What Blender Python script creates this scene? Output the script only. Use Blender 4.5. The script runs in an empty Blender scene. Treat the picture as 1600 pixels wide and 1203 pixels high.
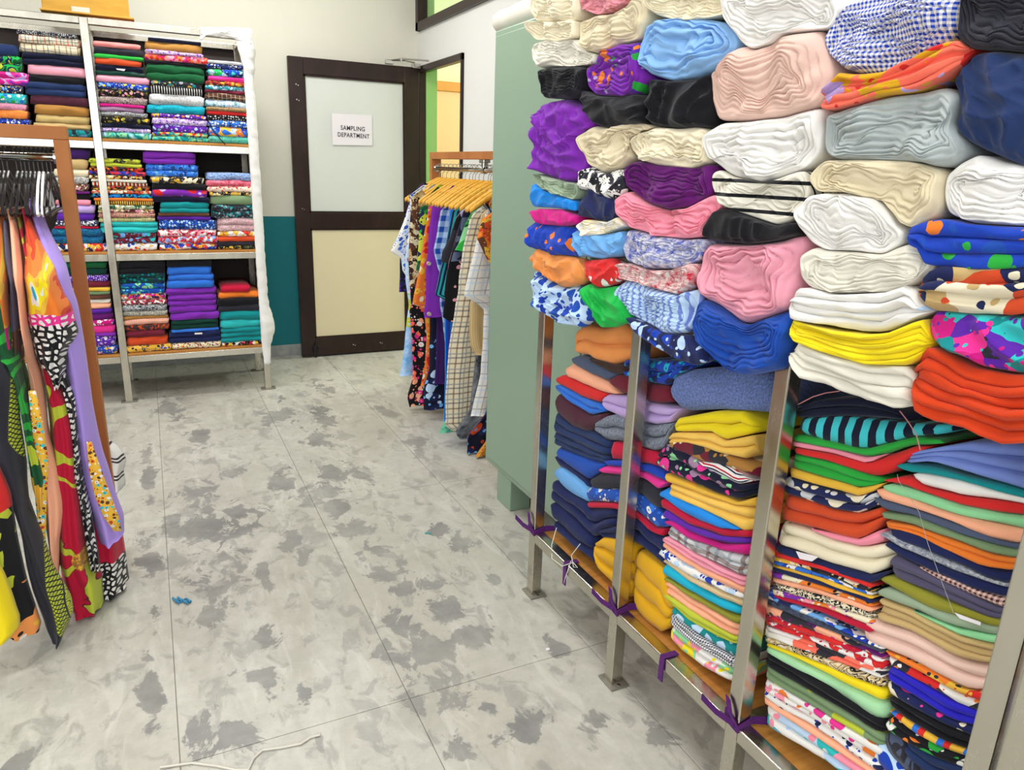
import bpy, bmesh, math, random
from mathutils import Vector, Matrix, noise
random.seed(7)
scene = bpy.context.scene
col = scene.collection
# ---------------------------------------------------------------- camera
FPX = 1140.94
YAW, PITCH, ROLL, CAMH = 0.46000098, 0.28751854, 0.03409494, 1.46
FW = Vector((math.sin(YAW)*math.cos(PITCH), math.cos(YAW)*math.cos(PITCH), -math.sin(PITCH)))
_r = Vector((math.cos(YAW), -math.sin(YAW), 0)); _u = _r.cross(FW)
RT = math.cos(ROLL)*_r + math.sin(ROLL)*_u
UP = -math.sin(ROLL)*_r + math.cos(ROLL)*_u
CAM = Vector((0, 0, CAMH))
cd = bpy.data.cameras.new('camera'); cam = bpy.data.objects.new('camera', cd); col.objects.link(cam)
cd.sensor_fit = 'HORIZONTAL'; cd.sensor_width = 36; cd.lens = FPX/1600*36; cd.clip_start = .02
m3 = Matrix((RT, UP, -FW)).transposed()
cam.matrix_world = Matrix.Translation(CAM) @ m3.to_4x4()
scene.camera = cam
def at(x, y, ax, v):
    """the point of the plane axis=v that the photograph shows at pixel x, y"""
    d = (x-800)/FPX*RT - (y-601.5)/FPX*UP + FW
    return CAM + d*((v-CAM[ax])/d[ax])
# ---------------------------------------------------------------- world, exposure, lights
scene.view_settings.view_transform = 'Standard'
scene.view_settings.look = 'None'
scene.view_settings.gamma = 1
scene.view_settings.use_curve_mapping = False
scene.view_settings.exposure = 0.10
scene.cycles.use_denoising = True
scene.cycles.max_bounces = 5
world = bpy.data.worlds.new('world'); scene.world = world; world.use_nodes = True
world.node_tree.nodes['Background'].inputs[0].default_value = (.80, .88, 1, 1)
world.node_tree.nodes['Background'].inputs[1].default_value = .6
def area(name, loc, rot, sx, sy, power, colr=(1, 1, 1)):
    d = bpy.data.lights.new(name, 'AREA'); d.shape = 'RECTANGLE'; d.size = sx; d.size_y = sy
    d.energy = power; d.color = colr
    o = bpy.data.objects.new(name, d); o.location = loc; o.rotation_euler = rot; col.objects.link(o)
    return o
# daylight through the two windows of the wall behind the camera and the one at the left
area('window_daylight', (-.9, -2.62, 1.75), (math.radians(90), 0, 0), 2.2, 1.5, 60, (.96, .98, 1))
area('window_daylight', (1.25, -2.62, 1.75), (math.radians(90), 0, 0), 1.2, 1.5, 28, (.96, .98, 1))
area('window_daylight', (-3.12, 1.9, 1.75), (0, math.radians(-90), 0), 1.5, 2.6, 32, (.96, .98, 1))
# ceiling lamps of the shop; an added unseen lamp brightens the room beyond
LAMPS = [(-1.6, .9, 22), (-1.6, 3.2, 22), (.45, .6, 15), (.45, 2.7, 24), (.45, 4.5, 34)]
for x, y, pw in LAMPS:
    area('ceiling_lamp_light', (x, y, 3.135), (0, 0, 0), .9, .28, pw, (1, .985, .96))
pl_ = bpy.data.lights.new('added_lamp_light', 'POINT'); pl_.energy = 105; pl_.shadow_soft_size = .12; pl_.color = (1, .99, .96)
po = bpy.data.objects.new('added_lamp_light', pl_); po.location = (3.8, 5.4, 2.45); col.objects.link(po)
# ---------------------------------------------------------------- colours
HEX = dict(white='e6e4e0', offwhite='dedacc', cream='e6dcc0', ecru='dccfb0', beige='d3b98e', tan='c2a570', sand='b9a067', camel='a8783a',
 mustard='d6a11c', gold='e2b13c', lightgold='eec15a', yellow='ecd51c', lime='b7c23a', olive='8c8a2e', darkolive='5f6232', sage='94a68c', greygreen='77906a', mint='8ed39a', palegreen='a5d8a8',
 green='2aa23c', brightgreen='1fb04a', darkgreen='14532f', bottle='0f3a30', teal='12868a', turquoise='2fb7b8', aqua='3fc0c9', cyan='1aa9c9', sky='6aa6e0', lightblue='8ab8ea', powder='b9d3ef', blue='2f6fd0', bright='1f86e0', royal='1b3fae', cobalt='1d4aa6', ultramarine='2a23b8', navy='1c2450', denim='22335c', midnight='12162e', slate='4b5670', periwinkle='7389cf', slatepurple='55506a',
 lavender='a98ee0', lilac='b9a0d6', mauve='9a7a98', purple='7a2ba6', violet='5a25a0', plum='5f1668', darkpurple='3a1c5c', magenta='c31a7c', hotpink='e0338f', pink='ee8fa4', rosepink='e39aac', blush='e2bfb2', salmon='e98a86', peach='f6ae8c', coral='f2705a', orange='e47a2c', rust='cc4a26', redorange='cc3f1a', red='d12a2a', crimson='b81638', maroon='6c1f30', wine='4a2332', brown='5f3a2c', chocolate='3a2620', black='16161b', charcoal='2b2b34', grey='8e949c', lightgrey='c6c8cc', silver='aab3b3', dustyrose='b0605c', apricot='e8934f')
WORD = dict(offwhite='off-white', lightgold='light gold', darkolive='dark olive', greygreen='grey-green', palegreen='pale green', brightgreen='bright green', darkgreen='dark green', bottle='bottle green', lightblue='light blue', powder='powder blue', bright='bright blue', royal='royal blue', cobalt='cobalt blue', midnight='midnight', slatepurple='slate purple', darkpurple='dark purple', hotpink='hot pink', rosepink='rose pink', redorange='red-orange', lightgrey='light grey', dustyrose='dusty rose', sky='sky blue', denim='denim navy')
def word(c): return WORD.get(c, c)
def lin(h):
    o = []
    for i in (0, 2, 4):
        c = int(h[i:i+2], 16)/255
        o.append(c/12.92 if c <= .04045 else ((c+.055)/1.055)**2.4)
    return (*o, 1)
def rgb(c): return lin(HEX.get(c, c))
# ---------------------------------------------------------------- materials
MATS = {}
class NT:
    def __init__(s, name, rough=.85, spec=.25):
        s.m = bpy.data.materials.new(name); s.m.use_nodes = True; s.t = s.m.node_tree
        s.b = s.t.nodes['Principled BSDF']; s.b.inputs['Roughness'].default_value = rough
        s.b.inputs['Specular IOR Level'].default_value = spec
    def n(s, typ, **kw):
        nd = s.t.nodes.new(typ)
        for k, v in kw.items():
            if k.startswith('_'): setattr(nd, k[1:], v)
            else: nd.inputs[k.replace('_', ' ')].default_value = v
        return nd
    def l(s, a, b): s.t.links.new(a, b)
    def math(s, op, a, b=None, c=None):
        nd = s.t.nodes.new('ShaderNodeMath'); nd.operation = op
        for i, v in enumerate((a, b, c)):
            if v is None: continue
            if isinstance(v, (int, float)): nd.inputs[i].default_value = v
            else: s.l(v, nd.inputs[i])
        return nd.outputs[0]
    def mix(s, f, a, b):
        nd = s.t.nodes.new('ShaderNodeMix'); nd.data_type = 'RGBA'
        for i, v in ((0, f), (6, a), (7, b)):
            if isinstance(v, (int, float)): nd.inputs[i].default_value = v
            elif isinstance(v, tuple): nd.inputs[i].default_value = v
            else: s.l(v, nd.inputs[i])
        return nd.outputs[2]
    def ramp(s, fac, cols, const=True):
        nd = s.t.nodes.new('ShaderNodeValToRGB'); cr = nd.color_ramp
        if const: cr.interpolation = 'CONSTANT'
        n = len(cols)
        while len(cr.elements) < n: cr.elements.new(.5)
        for i, c in enumerate(cols):
            cr.elements[i].position = i/n if const else i/max(1, n-1)
            cr.elements[i].color = c
        s.l(fac, nd.inputs[0]); return nd.outputs[0]
    def bump(s, h, strength, dist=.002):
        nd = s.n('ShaderNodeBump', Strength=strength, Distance=dist); s.l(h, nd.inputs['Height']); s.l(nd.outputs[0], s.b.inputs['Normal'])
    def uv(s):
        return s.n('ShaderNodeTexCoord').outputs['UV']
def plain(name, c, rough=.5, metal=0, spec=.4):
    k = ('plain', name)
    if k not in MATS:
        w = NT(name, rough, spec); w.b.inputs['Base Color'].default_value = c if isinstance(c, tuple) else rgb(c)
        w.b.inputs['Metallic'].default_value = metal; MATS[k] = w.m
    return MATS[k]
def pattern(w, uv, kind, cols, sc):
    """colour socket (or tuple) of a cloth print; uv is in metres"""
    C = [rgb(c) for c in cols]
    if kind == 'plain': return C[0]
    wob = w.n('ShaderNodeTexNoise', Scale=sc*.7, Detail=2.0); w.l(uv, wob.inputs[0])
    vm = w.t.nodes.new('ShaderNodeVectorMath'); vm.operation = 'MULTIPLY_ADD'
    w.l(wob.outputs[1], vm.inputs[0]); vm.inputs[1].default_value = (.5/sc,)*3; w.l(uv, vm.inputs[2])
    duv = vm.outputs[0]
    if kind == 'flor':
        v = w.n('ShaderNodeTexVoronoi', Scale=sc); w.l(duv, v.inputs['Vector'])
        sep = w.n('ShaderNodeSeparateColor'); w.l(v.outputs['Color'], sep.inputs[0])
        pal = w.ramp(sep.outputs[0], C[1:])
        f = w.math('LESS_THAN', v.outputs['Distance'], .40)
        v2 = w.n('ShaderNodeTexVoronoi', Scale=sc*2.3); w.l(duv, v2.inputs['Vector'])
        sp2 = w.n('ShaderNodeSeparateColor'); w.l(v2.outputs['Color'], sp2.inputs[0])
        leaf = w.math('MULTIPLY', w.math('LESS_THAN', v2.outputs['Distance'], .34), w.math('GREATER_THAN', sp2.outputs[1], .45))
        base = w.mix(leaf, C[0], w.ramp(sp2.outputs[0], C[1:][::-1]))
        c = w.mix(f, base, pal)
        ctr = w.math('LESS_THAN', v.outputs['Distance'], .13)
        return w.mix(ctr, c, C[-1] if len(C) > 2 else C[0])
    if kind == 'mix':
        v = w.n('ShaderNodeTexVoronoi', Scale=sc); w.l(duv, v.inputs['Vector'])
        sep = w.n('ShaderNodeSeparateColor'); w.l(v.outputs['Color'], sep.inputs[0])
        a = w.ramp(sep.outputs[0], C)
        v2 = w.n('ShaderNodeTexVoronoi', Scale=sc*2.7); w.l(duv, v2.inputs['Vector'])
        sp2 = w.n('ShaderNodeSeparateColor'); w.l(v2.outputs['Color'], sp2.inputs[0])
        return w.mix(w.math('LESS_THAN', v2.outputs['Distance'], .3), a, w.ramp(sp2.outputs[1], C[::-1]))
    if kind == 'scr':
        nz = w.n('ShaderNodeTexNoise', Scale=sc, Detail=1.0, Distortion=1.6); w.l(uv, nz.inputs[0])
        return w.ramp(w.math('FRACT', w.math('MULTIPLY', nz.outputs[0], 2.0*len(C))), C)
    if kind == 'swirl':
        nz = w.n('ShaderNodeTexNoise', Scale=sc, Detail=0.0, Distortion=.9); w.l(uv, nz.inputs[0])
        return w.ramp(w.math('MULTIPLY_ADD', nz.outputs[0], 1.9, -.45), C)
    if kind in ('strv', 'strh'):
        sep = w.n('ShaderNodeSeparateXYZ'); w.l(duv if sc < 0 else uv, sep.inputs[0])
        return w.ramp(w.math('FRACT', w.math('MULTIPLY', sep.outputs[0 if kind == 'strv' else 1], abs(sc))), C)
    if kind == 'chk':
        sep = w.n('ShaderNodeSeparateXYZ'); w.l(uv, sep.inputs[0])
        a = w.math('GREATER_THAN', w.math('FRACT', w.math('MULTIPLY', sep.outputs[0], sc)), .5)
        b = w.math('GREATER_THAN', w.math('FRACT', w.math('MULTIPLY', sep.outputs[1], sc)), .5)
        return w.mix(w.math('MULTIPLY', w.math('ADD', a, b), .5), C[0], C[1])
    if kind == 'plaid':
        sep = w.n('ShaderNodeSeparateXYZ'); w.l(uv, sep.inputs[0])
        c = C[0]
        for k, cc in enumerate(C[1:]):
            for ax in (0, 1):
                f = w.math('GREATER_THAN', w.math('FRACT', w.math('MULTIPLY_ADD', sep.outputs[ax], sc, k*.37)), .90)
                c = w.mix(w.math('MULTIPLY', f, .65), c, cc)
        return c
    if kind == 'dots':
        v = w.n('ShaderNodeTexVoronoi', Scale=sc, Randomness=.35); w.l(uv, v.inputs['Vector'])
        return w.mix(w.math('LESS_THAN', v.outputs['Distance'], .3), C[0], C[1])
    if kind == 'petal':
        v = w.n('ShaderNodeTexVoronoi', Scale=sc, Randomness=.7); w.l(duv, v.inputs['Vector'])
        v2 = w.n('ShaderNodeTexVoronoi', Scale=sc, Randomness=.7, _feature='DISTANCE_TO_EDGE'); w.l(duv, v2.inputs['Vector'])
        return w.mix(w.math('GREATER_THAN', v2.outputs['Distance'], .2), C[0], C[1])
    if kind == 'mel':
        nz = w.n('ShaderNodeTexNoise', Scale=sc, Detail=3.0, Roughness=.8); w.l(uv, nz.inputs[0])
        return w.ramp(nz.outputs[0], [C[0], C[0], C[1], C[1]], False)
    raise ValueError(kind)
PW = dict(flor='floral', mix='abstract-print', scr='scribble-print', swirl='swirl-print', strv='striped', strh='striped', chk='gingham', plaid='plaid', dots='dotted', petal='petal-print', mel='flecked')
def parse(spec):
    p = spec.split('|')
    return p[0] if len(p) > 1 else 'plain', (p[1] if len(p) > 1 else p[0]).split(','), float(p[2]) if len(p) > 2 else 40.
def describe(spec):
    k, c, s = parse(spec)
    if k == 'plain': return word(c[0])
    cc = [word(c[0])] + ([word(c[1])] if len(c) > 1 and c[1] != c[0] else [])
    return ' and '.join(cc) + ' ' + PW[k]
def cloth(spec):
    if spec not in MATS:
        k, c, s = parse(spec)
        satin = 'satin' in spec
        c = [x for x in c if x != 'satin']
        w = NT('fabric_' + '_'.join([k]+c[:2]), .45 if satin else .88, .35 if satin else .12)
        uv = w.uv()
        base = pattern(w, uv, k, c, s)
        nz = w.n('ShaderNodeTexNoise', Scale=9.0, Detail=4.0); w.l(uv, nz.inputs[0])
        mm = w.n('ShaderNodeHueSaturation'); 
        if isinstance(base, tuple): mm.inputs['Color'].default_value = base
        else: w.l(base, mm.inputs['Color'])
        w.l(w.math('MULTIPLY_ADD', nz.outputs[0], .24, .88), mm.inputs['Value'])
        w.l(mm.outputs[0], w.b.inputs['Base Color'])
        w.b.inputs['Sheen Weight'].default_value = .12
        fz = w.n('ShaderNodeTexNoise', Scale=300.0, Detail=2.0); w.l(uv, fz.inputs[0])
        w.bump(fz.outputs[0], .25, .0015)
        MATS[spec] = w.m
    return MATS[spec]
# ---------------------------------------------------------------- object helpers
def tag(o, label=None, cat=None, group=None, kind=None):
    for k, v in (('label', label), ('category', cat), ('group', group), ('kind', kind)):
        if v: o[k] = v
    return o
def link(name, me, mat, parent=None, smooth=False):
    o = bpy.data.objects.new(name, me); col.objects.link(o)
    if mat: me.materials.append(mat)
    if parent: o.parent = parent
    if smooth: me.polygons.foreach_set('use_smooth', [True]*len(me.polygons))
    return o
def empty(name, loc=(0, 0, 0)):
    o = bpy.data.objects.new(name, None); o.location = loc; o.empty_display_size = .1; col.objects.link(o); return o
def rebase(verts):
    """centre of the footprint and the lowest point: the thing's own origin"""
    n = len(verts); x = sum(v[0] for v in verts)/n; y = sum(v[1] for v in verts)/n; z = min(v[2] for v in verts)
    return Vector((x, y, z))
def mesh(name, verts, faces, uvs=None, origin=None):
    o = origin if origin is not None else Vector((0, 0, 0))
    me = bpy.data.meshes.new(name)
    me.from_pydata([(v[0]-o[0], v[1]-o[1], v[2]-o[2]) for v in verts], [], faces)
    if uvs:
        ul = me.uv_layers.new(name='UVMap')
        flat = []
        for f in faces:
            for i in f: flat.extend(uvs[i])
        ul.data.foreach_set('uv', flat)
    return me
class MB:
    """boxes, tubes and lathes collected into one mesh"""
    def __init__(s): s.v = []; s.f = []
    def box(s, a, b, bev=0):
        x0, x1 = sorted((a[0], b[0])); y0, y1 = sorted((a[1], b[1])); z0, z1 = sorted((a[2], b[2]))
        if bev:
            bm = bmesh.new(); bmesh.ops.create_cube(bm, size=1)
            for v in bm.verts: v.co = ((x0+x1)/2+v.co.x*(x1-x0), (y0+y1)/2+v.co.y*(y1-y0), (z0+z1)/2+v.co.z*(z1-z0))
            bmesh.ops.bevel(bm, geom=bm.edges[:], offset=bev, segments=2, profile=.5, affect='EDGES')
            bm.verts.index_update(); k = len(s.v)
            s.v += [tuple(v.co) for v in bm.verts]; s.f += [tuple(k+v.index for v in f.verts) for f in bm.faces]; bm.free(); return s
        k = len(s.v)
        s.v += [(x, y, z) for x in (x0, x1) for y in (y0, y1) for z in (z0, z1)]
        s.f += [tuple(k+i for i in q) for q in ((0, 1, 3, 2), (4, 6, 7, 5), (0, 4, 5, 1), (2, 3, 7, 6), (0, 2, 6, 4), (1, 5, 7, 3))]
        return s
    def tube(s, pts, r, n=8, cap=True):
        pts = [Vector(p) for p in pts]; k = len(s.v); rr = r if isinstance(r, (list, tuple)) else [r]*len(pts)
        prev = None
        for i, p in enumerate(pts):
            t = (pts[min(i+1, len(pts)-1)]-pts[max(i-1, 0)]).normalized()
            a = prev if prev is not None else (Vector((0, 0, 1)) if abs(t.z) < .9 else Vector((1, 0, 0)))
            a = (a - t*a.dot(t)).normalized(); b = t.cross(a); prev = a
            for j in range(n):
                th = 2*math.pi*j/n; s.v.append(tuple(p + (a*math.cos(th)+b*math.sin(th))*rr[i]))
        for i in range(len(pts)-1):
            for j in range(n):
                q = k+i*n; s.f.append((q+j, q+(j+1) % n, q+n+(j+1) % n, q+n+j))
        if cap: s.f.append(tuple(k+j for j in range(n))[::-1]); s.f.append(tuple(k+(len(pts)-1)*n+j for j in range(n)))
        return s
    def strip(s, pts, wdir, w, th):
        """flat ribbon along pts"""
        pts = [Vector(p) for p in pts]; wd = Vector(wdir).normalized(); k = len(s.v)
        for i, p in enumerate(pts):
            t = (pts[min(i+1, len(pts)-1)]-pts[max(i-1, 0)]).normalized(); nn = t.cross(wd).normalized()
            for a, b in ((-1, -1), (1, -1), (1, 1), (-1, 1)): s.v.append(tuple(p+wd*a*w/2+nn*b*th/2))
        for i in range(len(pts)-1):
            for j in range(4):
                q = k+i*4; s.f.append((q+j, q+(j+1) % 4, q+4+(j+1) % 4, q+4+j))
        q = k+(len(pts)-1)*4; s.f += [(k+3, k+2, k+1, k), (q, q+1, q+2, q+3)]
        return s
    def build(s, name, mat, parent=None, smooth=False, origin=None):
        o0 = Vector(origin) if origin is not None else Vector((0, 0, 0))
        uv = None
        o = link(name, mesh(name, s.v, s.f, None, o0), mat, parent, smooth)
        if parent is None: o.location = o0
        return o
    def top(s, name, mat, label, cat, group=None, smooth=False):
        o0 = rebase(s.v); o = link(name, mesh(name, s.v, s.f, None, o0), mat, None, smooth); o.location = o0
        return tag(o, label, cat, group)
# ---------------------------------------------------------------- surface materials
def wall_paint(name, upper, lower=None, split=1.066):
    w = NT(name, .75, .2)
    pos = w.n('ShaderNodeNewGeometry').outputs['Position']
    nz = w.n('ShaderNodeTexNoise', Scale=1.3, Detail=5.0); w.l(pos, nz.inputs[0])
    c = rgb(upper)
    if lower:
        sep = w.n('ShaderNodeSeparateXYZ'); w.l(pos, sep.inputs[0])
        c = w.mix(w.math('LESS_THAN', sep.outputs[2], split), rgb(upper), rgb(lower))
    hs = w.n('ShaderNodeHueSaturation')
    if isinstance(c, tuple): hs.inputs['Color'].default_value = c
    else: w.l(c, hs.inputs['Color'])
    w.l(w.math('MULTIPLY_ADD', nz.outputs[0], .12, .94), hs.inputs['Value']); w.l(hs.outputs[0], w.b.inputs['Base Color'])
    fz = w.n('ShaderNodeTexNoise', Scale=60.0, Detail=3.0); w.l(pos, fz.inputs[0]); w.bump(fz.outputs[0], .15, .003)
    return w.m
STAINS = [(335, 820, 66, 38), (345, 905, 40, 45), (318, 768, 34, 18), (365, 880, 30, 30), (300, 835, 60, 25), (330, 960, 22, 18), (440, 752, 20, 22), (455, 845, 26, 20), (472, 865, 14, 20), (365, 735, 20, 10), (415, 900, 14, 24), (520, 740, 30, 20), (500, 775, 42, 22), (530, 800, 34, 22), (560, 825, 30, 16), (585, 858, 30, 18), (600, 895, 30, 20), (640, 915, 34, 22), (672, 915, 40, 18), (700, 950, 36, 22), (740, 990, 34, 20), (500, 690, 24, 14), (505, 650, 18, 16), (430, 650, 22, 14), (450, 640, 14, 18), (510, 605, 16, 14), (630, 975, 24, 34), (600, 1010, 34, 26), (660, 1020, 50, 26), (700, 1060, 46, 24), (640, 1085, 50, 30), (720, 1090, 40, 24), (760, 1100, 22, 20), (390, 1060, 30, 20), (420, 1065, 26, 22), (446, 1070, 9, 16), (410, 990, 16, 30), (340, 1150, 60, 40), (235, 870, 18, 34), (232, 740, 12, 40), (240, 960, 10, 30), (232, 1060, 14, 40), (240, 1110, 14, 30), (20, 1190, 40, 30), (270, 640, 18, 22), (310, 680, 16, 20), (500, 1165, 12, 26), (715, 1170, 18, 30), (720, 850, 24, 12), (690, 830, 20, 14), (775, 905, 12, 8), (820, 1130, 40, 24), (560, 740, 16, 14), (600, 640, 14, 10), (650, 690, 20, 10), (470, 1075, 8, 20), (880, 1010, 24, 16), (940, 1120, 30, 20), (1030, 1150, 24, 20), (760, 800, 16, 10)]
def floor_mat():
    w = NT('stained_stone_tile', .38, .35)
    pos = w.n('ShaderNodeNewGeometry').outputs['Position']
    def noi(sc, det, rough=.6, dist=0., stretch=(1, 1, 1), loc=(0, 0, 0)):
        mp = w.n('ShaderNodeMapping'); mp.inputs['Scale'].default_value = stretch; mp.inputs['Location'].default_value = loc; w.l(pos, mp.inputs[0])
        n = w.n('ShaderNodeTexNoise', Scale=sc, Detail=det, Roughness=rough, Distortion=dist); w.l(mp.outputs[0], n.inputs[0]); return n.outputs[0]
    def edge(v, lo, hi):
        n = w.n('ShaderNodeMapRange', From_Min=lo, From_Max=hi); n.clamp = True; w.l(v, n.inputs[0]); return n.outputs[0]
    # worn grey patches, each where the stone has lost its polish
    fld = None
    for x, y, rx, ry in STAINS:
        p = at(x, y, 2, 0); q1 = at(x+rx, y, 2, 0); q2 = at(x, y+ry, 2, 0)
        ex = max(.02, (q1-p).length); ey = max(.02, (q2-p).length)
        vs = w.t.nodes.new('ShaderNodeVectorMath'); vs.operation = 'SUBTRACT'; w.l(pos, vs.inputs[0]); vs.inputs[1].default_value = (p.x, p.y, 0)
        vm = w.t.nodes.new('ShaderNodeVectorMath'); vm.operation = 'MULTIPLY'; w.l(vs.outputs[0], vm.inputs[0]); vm.inputs[1].default_value = (1/ex, 1/ey, 0)
        vl = w.t.nodes.new('ShaderNodeVectorMath'); vl.operation = 'LENGTH'; w.l(vm.outputs[0], vl.inputs[0])
        f = w.math('SUBTRACT', 1.0, vl.outputs['Value'])
        fld = f if fld is None else w.math('MAXIMUM', fld, f)
    fld = w.math('MAXIMUM', fld, -1.0)
    n1 = noi(7.5, 7.0, .68, .6, (1.25, .9, 1)); n2 = noi(22.0, 4.0, .6, .3, (1.2, .8, 1), (3, 5, 0))
    s1 = w.math('ADD', fld, w.math('MULTIPLY_ADD', n1, 6.5, -3.25)); s1 = w.math('ADD', s1, w.math('MULTIPLY_ADD', n2, 1.6, -.8))
    p1 = w.math('MULTIPLY', edge(s1, .12, .42), w.math('MULTIPLY_ADD', edge(noi(3.3, 4.0, .6, .3, (1, 1, 1), (2, 2, 0)), .25, .65), .6, .5))
    # small flecks in rows along the length of the shop
    sep = w.n('ShaderNodeSeparateXYZ'); w.l(pos, sep.inputs[0])
    lane = w.math('SINE', w.math('MULTIPLY_ADD', sep.outputs[0], 16.5, .5))
    s2 = w.math('ADD', noi(9.0, 5.0, .6, .7, (1.5, .9, 1), (3.1, 7.7, 0)), w.math('MULTIPLY', lane, .03))
    p2 = w.math('MULTIPLY', edge(s2, .545, .62), .5)
    far = w.n('ShaderNodeMapRange', From_Min=-.2, From_Max=-.7, To_Min=0., To_Max=1.); w.l(sep.outputs[0], far.inputs[0])
    p3 = w.math('MULTIPLY', edge(noi(2.4, 6.0, .62, .5, (1.5, .8, 1), (1, 2, 0)), .56, .6), far.outputs[0])
    stain = w.math('MAXIMUM', w.math('MAXIMUM', p1, p2), p3)
    fine = noi(16.0, 9.0, .72)
    base = w.ramp(fine, [lin('8f8e87'), lin('b0afa5'), lin('c3c1b7'), lin('d0cec6')], False)
    cl = noi(1.7, 4.0, .6, .4, (1.6, .7, 1), (8, 1, 0))
    base = w.mix(w.math('MULTIPLY', edge(cl, .45, .65), .55), base, lin('a9a598'))
    cl2 = noi(4.2, 6.0, .65, .8, (1.5, .8, 1), (5, 9, 0))
    base = w.mix(w.math('MULTIPLY', edge(cl2, .52, .68), .45), base, lin('9b9a90'))
    base = w.mix(w.math('MULTIPLY', edge(noi(5.0, 5.0, .6, 1.2, (2.2, .6, 1), (1, 4, 0)), .54, .66), .4), base, lin('d2d1c8'))
    dark = w.ramp(fine, [lin('6a6a68'), lin('787876'), lin('868682'), lin('98978f')], False)
    c = w.mix(w.math('MULTIPLY', stain, .86), base, dark)
    w.l(c, w.b.inputs['Base Color'])
    w.l(w.math('MULTIPLY_ADD', fine, .3, .24), w.b.inputs['Roughness'])
    w.bump(fine, .06, .003)
    return w.m
def stone_mat():
    w = NT('grey_stone', .5, .3); pos = w.n('ShaderNodeNewGeometry').outputs['Position']
    nz = w.n('ShaderNodeTexNoise', Scale=9.0, Detail=6.0, Distortion=.6); w.l(pos, nz.inputs[0])
    w.l(w.ramp(nz.outputs[0], [lin('707478'), lin('8a8d8e'), lin('a6a8a6'), lin('b9bab6')], False), w.b.inputs['Base Color']); return w.m
def steel_mat():
    w = NT('stainless_steel', .2, .5); w.b.inputs['Metallic'].default_value = 1
    pos = w.n('ShaderNodeTexCoord').outputs['Object']
    mp = w.n('ShaderNodeMapping'); mp.inputs['Scale'].default_value = (14, 14, 5); w.l(pos, mp.inputs[0])
    nz = w.n('ShaderNodeTexNoise', Scale=1.6, Detail=6.0, Roughness=.65); w.l(mp.outputs[0], nz.inputs[0])
    w.l(w.ramp(nz.outputs[0], [lin('b9b4a6'), lin('c3beb1'), lin('c9c4b7'), lin('cfcabe')], False), w.b.inputs['Base Color'])
    w.l(w.math('MULTIPLY_ADD', nz.outputs[0], .30, .10), w.b.inputs['Roughness']); return w.m
def wood_mat(name, a, b, sc=(30, 30, 3), rough=.5):
    w = NT(name, rough, .3); pos = w.n('ShaderNodeTexCoord').outputs['Object']
    mp = w.n('ShaderNodeMapping'); mp.inputs['Scale'].default_value = sc; w.l(pos, mp.inputs[0])
    nz = w.n('ShaderNodeTexNoise', Scale=1.5, Detail=5.0, Distortion=.7); w.l(mp.outputs[0], nz.inputs[0])
    w.l(w.ramp(nz.outputs[0], [lin(a), lin(a), lin(b), lin(b)], False), w.b.inputs['Base Color']); return w.m
M = {}
M['wall'] = wall_paint('cream_wall_paint', 'dcdacb', '22747c')
M['wall_plain'] = wall_paint('cream_wall_paint_plain', 'dededa')
M['ceil'] = wall_paint('white_ceiling_paint', 'e9e8e4')
M['lime_wall'] = wall_paint('lime_wall_paint', 'e0efc0')
M['green_wall'] = plain('green_reveal_paint', lin('8dbb6c'), .7)
M['floor'] = floor_mat(); M['grout'] = plain('dark_joint', lin('a3a197'), .9)
M['stone'] = stone_mat(); M['steel'] = steel_mat()
M['brown_paint'] = wood_mat('dark_brown_paint', '271b18', '33231f', (8, 8, 2), .32)
M['laminate'] = wood_mat('brown_laminate', 'a2622f', 'b0703a', (6, 6, 2), .5)
M['plywood'] = wood_mat('plywood_board', 'a9702f', 'bf8440', (3, 30, 30), .6)
M['hanger_wood'] = wood_mat('pale_hanger_wood', 'd89a2e', 'eab64e', (20, 20, 20), .4)
M['cream_panel'] = plain('cream_panel', lin('e0d3b0'), .55)
M['paper'] = plain('white_paper', lin('e4dfe4'), .8)
M['ink'] = plain('black_ink', lin('2a2830'), .8)
M['green_enamel'] = plain('green_enamel', lin('879f8a'), .32, 0, .45)
M['green_dark'] = plain('green_enamel_groove', lin('4d6a57'), .5)
M['dark_panel'] = plain('dark_back_panel', lin('3a3330'), .8)
M['black_metal'] = plain('black_hanger_metal', lin('2a2a2c'), .3, .6)
M['plate'] = plain('dull_steel_plate', lin('8d8a80'), .55, .6)
M['chrome'] = plain('chrome', lin('c9c7c2'), .15, 1)
M['white_plastic'] = plain('white_plastic', lin('e6e6e6'), .4)
M['card'] = wood_mat('brown_cardboard', 'b88a35', 'c4963f', (4, 4, 20), .8)
def glass_mat(name, c, rough, tr):
    w = NT(name, rough, .5); w.b.inputs['Base Color'].default_value = c; w.b.inputs['Transmission Weight'].default_value = tr; w.b.inputs['IOR'].default_value = 1.15
    return w.m
M['frost'] = glass_mat('frosted_glass', lin('dde0da'), .5, .12)
M['glass'] = glass_mat('clear_glass', (1, 1, 1, 1), .0, 1)
ST = 'structure'
XL, XR, YB, YF, ZC = -3.2, 1.95, 5.75, -2.7, 3.2
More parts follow.
